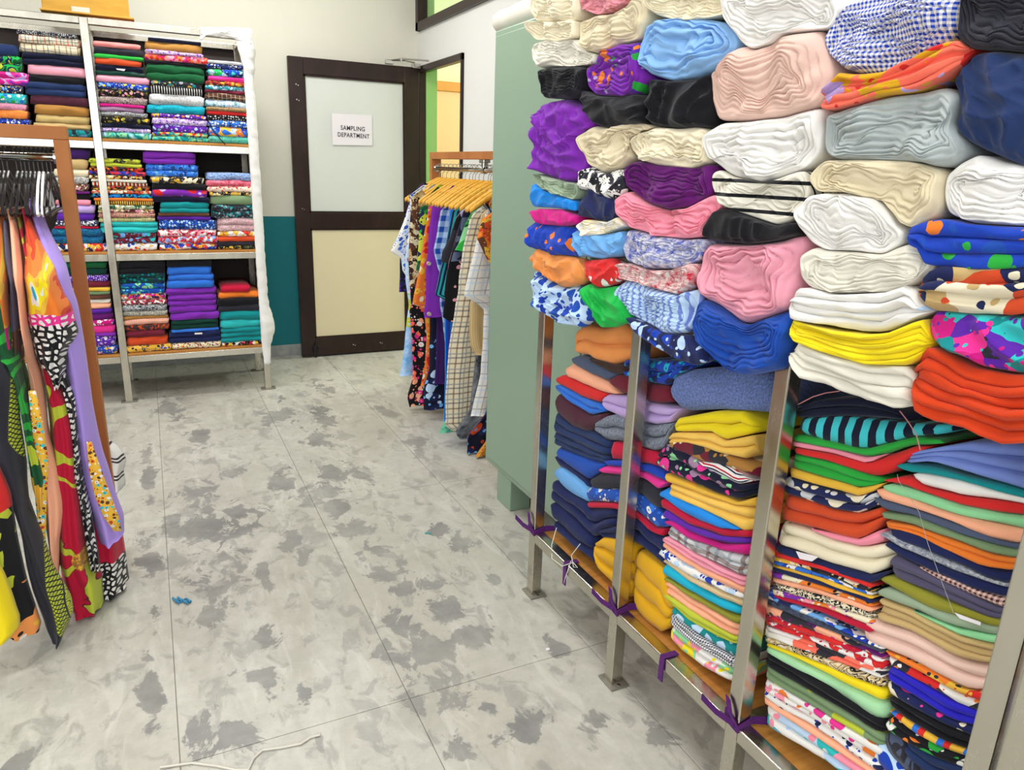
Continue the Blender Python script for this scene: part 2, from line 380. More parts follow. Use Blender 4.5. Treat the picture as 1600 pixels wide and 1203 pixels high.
# ---------------------------------------------------------------- room shell
fl = MB().box((XL, YF, -.12), (XR+.0, YB, -.004)).build('floor', M['grout']); tag(fl, 'grey stained stone tile floor of the shop', kind=ST)
TX = [-.0595+.6*k for k in range(-6, 5)]; TY = [1.68+1.36*k for k in range(-4, 5)]
tiles = {}
for a, b in zip(TX, TX[1:]):
    for c, d in zip(TY, TY[1:]):
        x0, x1, y0, y1 = max(a, XL), min(b, XR), max(c, YF), min(d, YB)
        if x1-x0 < .02 or y1-y0 < .02: continue
        g = .0009; key = (round(x1-x0, 3), round(y1-y0, 3)); cx, cy = (x0+x1)/2, (y0+y1)/2
        if key not in tiles:
            hx, hy = (x1-x0)/2-g, (y1-y0)/2-g
            tiles[key] = MB().box((-hx, -hy, -.0035), (hx, hy, 0), .0012)
            me = mesh('floor_tile', tiles[key].v, tiles[key].f); me.materials.append(M['floor']); tiles[key] = me
        o = bpy.data.objects.new('floor_tile', tiles[key]); col.objects.link(o); o.location = (cx, cy, 0); o.parent = fl
def wall(name, boxes, mat, label):
    b = MB()
    for p, q in boxes: b.box(p, q)
    return tag(b.build(name, mat), label, kind=ST)
wall('wall_back', [((XL-.15, YB, -.1), (XR+.12, YB+.15, ZC))], M['wall'], 'cream back wall with teal lower half')
DY0, DY1, DZ = 4.80, 5.665, 2.175
WY0, WY1, WZ0, WZ1 = 3.9, 5.70, 2.42, 2.95
wall('wall_right', [((XR, YF, -.1), (XR+.12, DY0, WZ0)), ((XR, DY0, DZ), (XR+.12, DY1, WZ0)), ((XR, DY1, -.1), (XR+.12, YB, WZ0)),
     ((XR, YF, WZ1), (XR+.12, YB, ZC)), ((XR, YF, WZ0), (XR+.12, WY0, WZ1)), ((XR, WY1, WZ0), (XR+.12, YB, WZ1))], M['wall_plain'], 'pale grey wall holding the doorway and high window')
wall('wall_left', [((XL-.12, YF, -.1), (XL, .6, ZC)), ((XL-.12, 3.2, -.1), (XL, YB, ZC)), ((XL-.12, .6, -.1), (XL, 3.2, 1.0)), ((XL-.12, .6, 2.5), (XL, 3.2, ZC))], M['wall_plain'], 'pale wall with a window beyond the frame')
wall('wall_rear', [((XL, YF-.12, -.1), (XR+.12, YF, 1.0)), ((XL, YF-.12, 2.5), (XR+.12, YF, ZC)), ((XL, YF-.12, 1), (-2, YF, 2.5)), ((.2, YF-.12, 1), (.65, YF, 2.5)), ((1.85, YF-.12, 1), (XR+.12, YF, 2.5))], M['wall_plain'], 'pale wall with windows behind the viewer')
wall('ceiling', [((XL-.12, YF-.12, ZC), (XR+.12, YB+.15, ZC+.1))], M['ceil'], 'white ceiling of the shop')
tag(MB().box((XL, YB-.013, 0), (XR, YB, .088), .002).build('baseboard_back', M['stone']), 'grey stone skirting along the teal wall', kind=ST)
tag(MB().box((XR-.012, 3.0, 0), (XR, DY0-.05, .088), .002).build('baseboard_right', M['stone']), 'grey stone skirting along the pale wall', kind=ST)
# windows out of view that bring the daylight in
def offwin(name, a, b, ax):
    f = MB(); t = .05
    lo, hi = [min(p, q) for p, q in zip(a, b)], [max(p, q) for p, q in zip(a, b)]
    h = 1-ax
    for k in (lo[h], hi[h]-t, (lo[h]+hi[h]-t)/2):
        p, q = list(lo), list(hi); p[h] = k; q[h] = k+t; f.box(p, q)
    for k in (lo[2], hi[2]-t):
        p, q = list(lo), list(hi); p[2] = k; q[2] = k+t; f.box(p, q)
    o = tag(f.build(name, M['brown_paint']), 'brown framed shop window letting daylight in', kind=ST)
    p, q = list(lo), list(hi); m = (lo[ax]+hi[ax])/2; p[ax] = m-.002; q[ax] = m+.002
    MB().box(p, q).build('pane', M['glass'], o)
offwin('window_2', (-2, YF-.08, 1), (.2, YF-.03, 2.5), 1); offwin('window_3', (.65, YF-.08, 1), (1.85, YF-.03, 2.5), 1); offwin('window_4', (XL-.08, .6, 1), (XL-.03, 3.2, 2.5), 0)
# high window above the doorway
w1 = tag(empty('window_1'), 'high brown framed window above the open doorway', kind=ST)
t = .055
b = MB().box((XR-.03, WY0, WZ0), (XR+.05, WY1, WZ0+t), .003).box((XR-.03, WY0, WZ1-t), (XR+.05, WY1, WZ1), .003)
b.box((XR-.03, WY1-t, WZ0), (XR+.05, WY1, WZ1), .003).box((XR-.03, WY0, WZ0), (XR+.05, WY0+t, WZ1), .003).build('window_frame', M['brown_paint'], w1)
MB().box((XR+.01, WY0+t, WZ0+t), (XR+.016, WY1-t, WZ1-t)).build('pane', M['glass'], w1)
MB().box((XR+.052, WY1-.01, WZ0), (XR+.119, WY1-.0005, WZ1)).build('window_reveal', M['green_wall'], w1)
# door frame and open door leaf
dj = tag(empty('trim_1'), 'dark brown painted frame of the open doorway', kind=ST); t = .05
MB().box((XR-.02, DY0, 0), (XR+.03, DY0+.02, DZ), .003).build('jamb', M['brown_paint'], dj)
MB().box((XR-.02, DY1-.03, 0), (XR+.03, DY1, DZ), .003).build('jamb', M['brown_paint'], dj)
MB().box((XR-.02, DY0, DZ-.045), (XR+.03, DY1, DZ), .003).build('header', M['brown_paint'], dj)
MB().box((XR+.031, DY1-.032, 0), (XR+.119, DY1-.0005, DZ)).build('green_reveal', M['green_wall'], dj)
X0, X1, Y0, TH = .968, 1.925, 5.628, .04
dr = tag(empty('door_1', (X1, Y0, 0)), 'open dark brown door with frosted upper pane and cream lower panel', kind=ST); og = (X1, Y0, 0)
def dbox(name, x0, x1, z0, z1, y0=0, y1=TH, mat='brown_paint', bev=.004): return MB().box((x0, Y0+y0, z0), (x1, Y0+y1, z1), bev).build(name, M[mat], dr, origin=og)
dbox('stile', X0, X0+.105, .012, 2.162); dbox('stile', X1-.115, X1, .012, 2.162)
dbox('rail', X0+.105, X1-.115, 2.05, 2.162); dbox('rail', X0+.105, X1-.115, .985, 1.10); dbox('rail', X0+.105, X1-.115, .012, .15)
for z0, z1 in ((1.10, 2.05), (.15, .985)):
    fr = MB(); a, c = X0+.105, X1-.115
    fr.box((a, Y0+.006, z0), (a+.012, Y0+.02, z1)).box((c-.012, Y0+.006, z0), (c, Y0+.02, z1)).box((a, Y0+.006, z0), (c, Y0+.02, z0+.012)).box((a, Y0+.006, z1-.012), (c, Y0+.02, z1))
    fr.build('bead', M['brown_paint'], dr, origin=og)
dbox('frosted_pane', X0+.117, X1-.127, 1.112, 2.038, .016, .022, 'frost', 0)
dbox('lower_panel', X0+.117, X1-.127, .162, .973, .014, .026, 'cream_panel', 0)
bl = MB().box((X0+.085, Y0-.018, .02), (X0+.115, Y0, .1), .004).tube([(X0+.1, Y0-.012, .0), (X0+.1, Y0-.012, .12)], .006)
bl.box((X0+.075, Y0-.008, .06), (X0+.125, Y0, .085), .002).build('tower_bolt', M['black_metal'], dr, origin=og)
for xx, zz in ((X0+.05, 1.98), (X0+.05, 1.88), (X0+.052, 1.13), (X0+.4, .08), (X0+.62, .08)):
    MB().tube([(xx, Y0-.003, zz), (xx, Y0+.002, zz)], .005).tube([(xx+.014, Y0-.003, zz-.006), (xx+.014, Y0+.002, zz-.006)], .004).build('screw_head', M['chrome'], dr, origin=og)
cl = MB().box((1.86, Y0-.045, 2.150), (1.925, Y0-.002, 2.185), .005).tube([(1.88, Y0-.03, 2.19), (1.80, Y0-.05, 2.197), (1.70, Y0-.02, 2.192)], .006).tube([(1.70, Y0-.02, 2.192), (1.76, Y0-.09, 2.20), (1.93, Y0-.20, 2.19)], .006)
cl.box((1.66, Y0-.03, 2.165), (1.72, Y0-.0, 2.195), .004).tube([(1.76, Y0-.09, 2.185), (1.76, Y0-.09, 2.21)], .010)
cl.build('door_closer', M['chrome'], dr, origin=og)
# paper sign
pc = at(550, 203, 1, Y0-.006)
sg = empty('paper_sign', (1.41, Y0-.004, 1.59)); tag(sg, 'white paper sign reading SAMPLING DEPARTMENT taped to the door pane', 'sign')
so = (1.41, Y0-.004, 1.59)
q = [at(*p, 1, Y0+.010) for p in ((518, 177), (581, 180), (582, 227.5), (520, 226.5))]
vv = [tuple(p) for p in q] + [(p.x, p.y-.0015, p.z) for p in q]
bm_ = MB(); bm_.v = vv; bm_.f = [(0, 1, 2, 3), (7, 6, 5, 4), (0, 4, 5, 1), (1, 5, 6, 2), (2, 6, 7, 3), (3, 7, 4, 0)]
bm_.build('paper', M['paper'], sg, origin=so)
def letters(name, txt, cx, cz, size, y, mat, parent, og, rz=0, stretch=1.0):
    cu = bpy.data.curves.new(name, 'FONT'); cu.body = txt; cu.size = size; cu.align_x = 'CENTER'; cu.align_y = 'CENTER'; cu.extrude = .0004; cu.offset = .0005
    cu.space_character = 1.1
    tmp = bpy.data.objects.new(name, cu); col.objects.link(tmp)
    dg = bpy.context.evaluated_depsgraph_get(); me = bpy.data.meshes.new_from_object(tmp.evaluated_get(dg)); bpy.data.objects.remove(tmp)
    me.transform(Matrix.Translation((cx-og[0], y-og[1], cz-og[2])) @ Matrix.Rotation(rz, 4, 'Y') @ Matrix.Rotation(math.pi/2, 4, 'X') @ Matrix.Scale(stretch, 4, (1, 0, 0)))
    return link(name, me, mat, parent)
p1, p2 = at(551.5, 201, 1, Y0+.008), at(552.5, 212, 1, Y0+.008)
letters('lettering', 'SAMPLING', p1.x, p1.z, .044, Y0+.0078, M['ink'], sg, so, .02, .82)
letters('lettering', 'DEPARTMENT', p2.x, p2.z, .044, Y0+.0078, M['ink'], sg, so, .02, .80)
# room beyond the doorway
wall('wall_beyond', [((XR+.12, 7.5, -.1), (4.6, 7.6, ZC)), ((4.5, 2.5, -.1), (4.6, 7.5, ZC)), ((XR+.12, 2.4, -.1), (4.6, 2.5, ZC)), ((XR+.02, YB+.15, -.1), (XR+.12, 7.6, ZC))], M['lime_wall'], 'lime green walls of the room beyond the doorway')
wall('ceiling_beyond', [((XR+.121, 2.4, ZC), (4.6, 7.6, ZC+.1))], M['ceil'], 'white ceiling of the room beyond the doorway')
wall('floor_beyond', [((XR+.001, 2.4, -.1), (4.6, 7.6, -.001))], M['floor'], 'grey floor of the room beyond the doorway')
zb = at(700, 128, 1, 7.4).z; zb2 = at(700, 143, 1, 7.4).z
pt = tag(empty('partition', (3.0, 7.4, 0)), 'beige partition with orange wood top rail seen through the doorway', 'partition'); og = (3.0, 7.4, 0)
MB().box((2.1, 7.4, 0), (4.45, 7.44, zb2)).build('panel', plain('beige_partition', lin('dcb88e'), .7), pt, origin=og)
MB().box((2.1, 7.37, zb2), (4.45, 7.46, zb), .006).build('top_rail', plain('orange_wood', lin('c98420'), .5), pt, origin=og)
# ceiling lamps
LL = ['behind the kaftan rack side', 'over the kaftan rack', 'over the near rack aisle', 'over the middle of the aisle', 'in front of the far rack']
for i, (x, y, pw) in enumerate(LAMPS):
    o = tag(empty('ceiling_lamp', (x, y, 3.14)), 'flat white ceiling lamp ' + LL[i], 'lamp', 'ceiling lamps'); og = (x, y, 3.14)
    MB().box((x-.5, y-.17, 3.14), (x+.5, y+.17, 3.198), .006).build('housing', M['white_plastic'], o, origin=og)
o = tag(empty('added_lamp', (3.8, 5.4, 2.6)), 'added unseen pendant lamp brightening the room beyond the doorway', 'lamp'); og = (3.8, 5.4, 2.6)  # out-of-view lamp added to light the upper walls beyond the doorway
MB().tube([(3.8, 5.4, 2.62), (3.8, 5.4, 3.199)], .006, 8).build('cord', M['white_plastic'], o, origin=og)
MB().tube([(3.8, 5.4, 2.66), (3.8, 5.4, 2.62), (3.8, 5.4, 2.60)], [.03, .09, .12], 20).build('shade', M['white_plastic'], o, origin=og)
# ---------------------------------------------------------------- cloth generators
def nz(x, y=0., z=0.): return noise.noise(Vector((x, y, z)))
def span(poly, s):
    """lowest and highest t of the outline at s"""
    ts = []
    n = len(poly)
    for i in range(n):
        (a, b), (c, d) = poly[i], poly[(i+1) % n]
        if (a-s)*(c-s) <= 0 and a != c: ts.append(b+(d-b)*(s-a)/(c-a))
    return (min(ts), max(ts)) if ts else None
def fold_mesh(poly, P, depth, n, seed, wav=1.0, ends=1.0):
    """folded cloth: n rounded layers at the front, poly = outline of the front in (s, t)"""
    s0, s1 = min(p[0] for p in poly), max(p[0] for p in poly); L = s1-s0
    ns = max(12, min(30, int(L/.012)))
    cols = []
    hm = 0
    for j in range(ns+1):
        f = j/ns; f = .5-.5*math.cos(math.pi*f)*(.55+.45*abs(math.cos(math.pi*f)))
        f = min(max(f, .004), .996); s = s0+L*f
        lo, hi = span(poly, s) or (0, 0); hm = max(hm, hi-lo); cols.append([s, lo, hi, f])
    rr = min(.03, hm*.55, L*.25)
    V, F, U = [], [], []; m = 5; K = None
    for j, (s, lo, hi, f) in enumerate(cols):
        e = min(s-s0, s1-s)/rr
        e = 1 if e >= 1 else math.sqrt(max(0, 1-(1-e)**2))
        h = max(hi-lo, .002); mid = (lo+hi)/2; hh = h*(1-.55*ends*(1-e)); lo2 = mid-hh/2
        fr = (1-e)*min(rr, .03)*1.2
        prof = [(depth, 0.)]
        for k in range(n):
            r = min(.55*h/n, .016)
            jut = .007*wav*nz(s*7, k*3.7, seed) + (.004*nz(k*9.1, seed*2.3))*(n > 1)
            for q in range(m+1):
                if q == m and k < n-1: continue
                a = -math.pi/2+math.pi*q/m
                d = r*(1-math.cos(a)) if 0 < q < m else r*1.7 if 0 < k+q < n+m-1 else r
                t = (k+.5+.5*math.sin(a))/n
                wv = .22/n*wav*nz(s*9, t*4+k, seed+5)*(0 if (k == 0 and q == 0) or (k == n-1 and q == m) else 1)
                prof.append((d+jut, min(1, max(0, t+wv))))
        prof.append((depth, 1.))
        if K is None: K = len(prof)
        per = 0; last = None
        for d, t in prof:
            dd = d+fr if d < depth*.9 else d
            dd += .004*wav*nz(s*25, t*6, seed+9)
            z = lo2+hh*t + (.002*nz(s*14, d*14, seed+3) if 0 < t < 1 else 0)
            if last: per += math.hypot(dd-last[0], z-last[1])
            last = (dd, z)
            V.append(P(s, z, dd)); U.append((s+seed*.37, per+seed*.21))
    for j in range(ns):
        for k in range(K-1):
            a = j*K+k; F.append((a, a+1, a+K+1, a+K))
        F.append((j*K+K-1, j*K, (j+1)*K, (j+1)*K+K-1))
    F.append(tuple(range(K))[::-1]); F.append(tuple(ns*K+k for k in range(K)))
    return V, F, U
def resample(poly, M_, smooth=2):
    n = len(poly); L = [0]
    for i in range(n): L.append(L[-1]+math.dist(poly[i], poly[(i+1) % n]))
    out = []; i = 0
    for k in range(M_):
        t = L[-1]*k/M_
        while L[i+1] < t: i += 1
        f = (t-L[i])/max(1e-9, L[i+1]-L[i]); a, b = poly[i], poly[(i+1) % n]
        out.append((a[0]+(b[0]-a[0])*f, a[1]+(b[1]-a[1])*f))
    for _ in range(smooth):
        out = [tuple(.25*out[k-1][q]+.5*out[k][q]+.25*out[(k+1) % M_][q] for q in (0, 1)) for k in range(M_)]
    return out
def roll_mesh(poly, P, depth, N, seed, style='r', inset=0.):
    """rolled or bundled cloth seen end-on: wavy layers wound around a flat core"""
    M_ = 104
    o = resample(poly, M_, 3)
    cx, cy = sum(p[0] for p in o)/M_, sum(p[1] for p in o)/M_
    sxx = sum((p[0]-cx)**2 for p in o); syy = sum((p[1]-cy)**2 for p in o); sxy = sum((p[0]-cx)*(p[1]-cy) for p in o)
    th = .5*math.atan2(2*sxy, sxx-syy); ax = (math.cos(th), math.sin(th))
    pr = [(p[0]-cx)*ax[0]+(p[1]-cy)*ax[1] for p in o]; lo_, hi_ = min(pr), max(pr)
    size = math.sqrt((max(p[0] for p in o)-min(p[0] for p in o))*(max(p[1] for p in o)-min(p[1] for p in o)))
    minor = max(.03, 4*math.sqrt(min(sxx, syy)/M_) if False else 2.6*math.sqrt((sxx+syy-math.hypot(sxx-syy, 2*sxy))/2/M_))
    half = max(0, (hi_-lo_)/2-minor/2)*.92
    cm = (lo_+hi_)/2
    rings = N*6+8 if style == 'r' else 40
    edge = min(.045, minor*.3)
    V, F, U = [], [], []
    off = inset
    th1 = .5+2.2*nz(seed*3.1, 1.5); dr1 = (math.cos(th1+1.2), math.sin(th1+1.2)); dr2 = (math.cos(th1+2.4), math.sin(th1+2.4))
    A = min(.026, .62*minor/max(2, N)) if style == 'r' else min(.026, minor*.18)
    for i in range(rings+1):
        r = max(.0005, i/rings)
        rad = r
        for k, p in enumerate(o):
            q = max(-half, min(half, pr[k]-cm))+cm
            sx, sy = cx+ax[0]*q, cy+ax[1]*q
            a = 2*math.pi*k/M_
            inner = min(1, (1-r)*5)
            wob = (nz(1.7*math.cos(a)+seed, 1.7*math.sin(a), r*1.5)+.5*nz(4*math.cos(a), 4*math.sin(a)+seed, r*3))*.55*inner
            rr = rad+wob*.55/max(3, N)*2.2*min(1, r*4)
            x, y = sx+(p[0]-sx)*rr, sy+(p[1]-sy)*rr
            # layers wander: soft random shift of everything inside the outer wraps
            am = minor*(.20 if style == 'r' else .10)*min(1, (1-r)*2.6); fq = 1.75/minor
            gx, gy = x*fq*ax[0]+y*fq*ax[1], -x*fq*ax[1]+y*fq*ax[0]
            x += am*(nz(gx*.8, gy, seed*1.1)+.5*nz(gx*2.1, gy*2.1, seed)); y += am*(nz(gx*.8, gy, seed*1.7+9)+.5*nz(gx*2.1, gy*2.1, seed+3))
            # rounded rim
            e = (1-r)*minor*.5/edge
            d = off + (edge*(1-math.sqrt(max(0, 1-(1-e)**2))) if e < 1 else 0)
            if style == 'r':
                ph = N*r**(1.15) + a/(2*math.pi) + wob*1.9 + .35*nz(x*30, y*30, seed+2)
                rg = 1-(1-abs(math.sin(math.pi*ph))**.55)*min(1, r*5)
                av = .55+.9*abs(nz(x*12, y*12, seed+6))
                d += A*av*(1-rg)*1.15*(1 if e > .6 else max(0, e/.6)) + .030*nz(x*13, y*13, seed)*inner + .012*(1-r) + .006*nz(x*45, y*45, seed)*inner
            else:
                wx = x+.045*nz(x*10, y*10, seed); wy = y+.045*nz(x*10, y*10, seed+5)
                f1 = 1-abs(math.sin(70*(wx*dr1[0]+wy*dr1[1])+3.0*nz(x*8, y*8, seed+1)))
                f2 = 1-abs(math.sin(52*(wx*dr2[0]+wy*dr2[1])+3.5*nz(x*9, y*9, seed+2)))
                m1 = .5+.5*nz(x*7, y*7, seed+3)
                m1 = min(1, max(0, (m1-.3)*2.5)); fd = (f1**1.1)*m1+(f2**1.1)*(1-m1)
                d += A*(.55-1.25*fd*(.5+.8*abs(nz(x*14, y*14, seed+12))))*(.3+.7*inner) + A*.8*nz(x*10, y*10, seed+8)*inner
                d -= A*.55*(1-abs(math.sin(135*(wx*dr2[0]*.8+wy*dr1[1])+5*nz(x*13, y*13, seed+4))))**1.3*max(0, .3+1.4*nz(x*9, y*9, seed+15))*(.3+.7*inner)
            V.append(P(x, y, d)); U.append((x+seed*.31, y+seed*.17))
    nr = rings+1
    back = 4
    for i in range(1, back+1):
        d = off+edge+(depth-edge)*i/back; sc_ = 1-.05*i/back
        for k, p in enumerate(o):
            wv = 1+.02*nz(k*.5, d*12, seed)
            V.append(P(cx+(p[0]-cx)*sc_*wv, cy+(p[1]-cy)*sc_*wv, d)); U.append((p[0]+seed*.31, p[1]+d+seed*.17))
    tot = nr+back
    for i in range(tot-1):
        for k in range(M_):
            k2 = (k+1) % M_; F.append((i*M_+k, i*M_+k2, (i+1)*M_+k2, (i+1)*M_+k))
    F.append(tuple((tot-1)*M_+k for k in range(M_)))
    return V, F, U
def put(name, VFU, spec, label, cat, group=None):
    V, F, U = VFU; o0 = rebase(V)
    o = link(name, mesh(name, V, F, U, o0), cloth(spec), None, True); o.location = o0
    return tag(o, label, cat, group)
TR = dict(A=(800, 0, 4), B=(1200, 0, 4), C=(800, 250, 4), D=(1200, 250, 4), E=(800, 480, 4), F=(1200, 480, 4), G=(800, 740, 4), H=(1200, 740, 4), J=(1200, 900, 3.97),
          T=(0, 0, 3.7595), S=(0, 200, 2.734), M=(600, 230, 4.811), N=(600, 440, 4.15), Z=(0, 0, 1))
def pxs(tr, pts):
    ox, oy, s = TR[tr]; return [(ox+x/s, oy+y/s) for x, y in pts]
ORD = 'first second third fourth fifth sixth seventh eighth ninth tenth eleventh twelfth thirteenth fourteenth fifteenth sixteenth seventeenth eighteenth nineteenth twentieth twenty-first twenty-second twenty-third twenty-fourth twenty-fifth twenty-sixth twenty-seventh twenty-eighth twenty-ninth thirtieth thirty-first thirty-second thirty-third thirty-fourth thirty-fifth thirty-sixth thirty-seventh thirty-eighth'.split()
# ---------------------------------------------------------------- far steel rack with folded cloth
FY = 4.88
rk = tag(empty('steel_rack', (.2, FY+.26, 0)), 'far stainless steel rack of folded prints against the teal wall', 'rack'); og = (.2, FY+.26, 0)
for x in (-1.06, -.236, .59):
    for y in (FY, FY+.48):
        MB().box((x, y, .004), (x+.041, y+.038, 2.165), .003).build('post', M['steel'], rk, origin=og)
        MB().box((x-.025, y-.012, .0005), (x+.066, y+.05, .006), .001).build('foot_plate', M['plate'], rk, origin=og)
for z0, z1 in ((2.13, 2.166), (1.493, 1.534), (.866, .906), (.25, .29)):
    for y in (FY, FY+.48):
        for a, b_ in ((-1.019, -.236), (-.195, .59)):
            MB().box((a, y+.001, z0), (b_, y+.037, z1), .003).build('beam', M['steel'], rk, origin=og)
    for x in (-1.06, -.236, .59):
        MB().box((x+.002, FY+.038, z0+.003), (x+.038, FY+.48, z1-.002)).build('side_beam', M['steel'], rk, origin=og)
    for a, b_ in ((-1.02, -.196), (-.194, .59))*(z0 < 2):
        MB().box((a, FY+.004, z1+.0005), (b_, FY+.50, z1+.0155), .002).build('shelf_board', M['plywood'], rk, origin=og)
MB().box((-1.06, FY+.52, .29), (.63, FY+.525, 2.15)).build('back_panel', M['dark_panel'], rk, origin=og)
MB().box((.632, FY+.02, .25), (.636, FY+.515, 2.15)).build('side_panel', plain('side_board', lin('8a7d6a'), .7), rk, origin=og)
# white cloth pulled over the rack's end post
V, F, U = [], [], []
rows = 130
for i in range(rows+1):
    f = i/rows; z = 2.185-f*(2.185-.175)
    wv = .006*nz(z*5, 1.)+.005*nz(z*19, 3.)+(.026*math.exp(-((z-.42)/.10)**2))+(.012*math.exp(-((z-2.08)/.1)**2))
    gat = 1-.25*max(0, (f-.93)/.07)
    top_ = max(0, (z-1.98)/.2)
    sec = [(.5865-.035*top_, FY+.05), (.5855-.05*top_, FY-.004), (.60, FY-.008-.6*abs(wv)), (.622, FY-.008-.5*abs(wv)), (.637+wv*.9, FY-.003), (.646+wv*1.2, FY+.03), (.650+wv, FY+.15), (.648+.6*wv, FY+.33), (.643, FY+.53)]
    for j, (x, y) in enumerate(sec):
        V.append((.61+(x-.61)*gat+.003*nz(z*40, j*1.3)+.002*nz(z*90+j*4, j*1.3), y+.006*nz(z*31+j*2, j*2.1, 4)+.004*nz(z*75-j*5, j*1.1, 6), z+.012*nz(x*40, y*6, z))); U.append((j*.05, z))
K = 9
for i in range(rows):
    for j in range(K-1): F.append((i*K+j, i*K+j+1, (i+1)*K+j+1, (i+1)*K+j))
o0 = Vector((.62, FY+.2, .17))
o = link('dust_cover', mesh('dust_cover', V, F, U, o0), cloth('white'), None, True); o.location = o0
tag(o, 'white cotton cover pulled over the end post of the far rack', 'cover')
sm = o.modifiers.new('thick', 'SOLIDIFY'); sm.thickness = .002; sm.offset = 1
# its flap gathered along the top beam
V, F, U = [], [], []
for i in range(61):
    f = i/60; x = .365+f*.275
    for j in range(13):
        a = j/12; drop = .050+.055*max(0, f-.55)/.45+.012*nz(x*20, 2.)+.02*math.exp(-((f-.02)/.05)**2)
        zz = 2.178+.022*f-a*drop; cr = math.sin(60*(x*.8+a*.05*(1.5-f))+3*nz(x*9, 1.))
        yy = FY-.005-.006*math.sin(a*3)+.005*cr*(.3+a*.4)+.006*nz(x*30+a*9, a*4+x*12, 2.)
        if a == 0: yy = FY+.05; zz = 2.176
        V.append((x+.012*a*nz(x*15, 7.), yy, zz+.005*nz(x*26-a*6, a*5, 1.))); U.append((x, a*.1))
for i in range(60):
    for j in range(12): F.append((i*13+j, i*13+j+1, (i+1)*13+j+1, (i+1)*13+j))
f_ = link('flap', mesh('flap', V, F, U, o0), cloth('white'), o, True)
sm = f_.modifiers.new('thick', 'SOLIDIFY'); sm.thickness = .002; sm.offset = 1
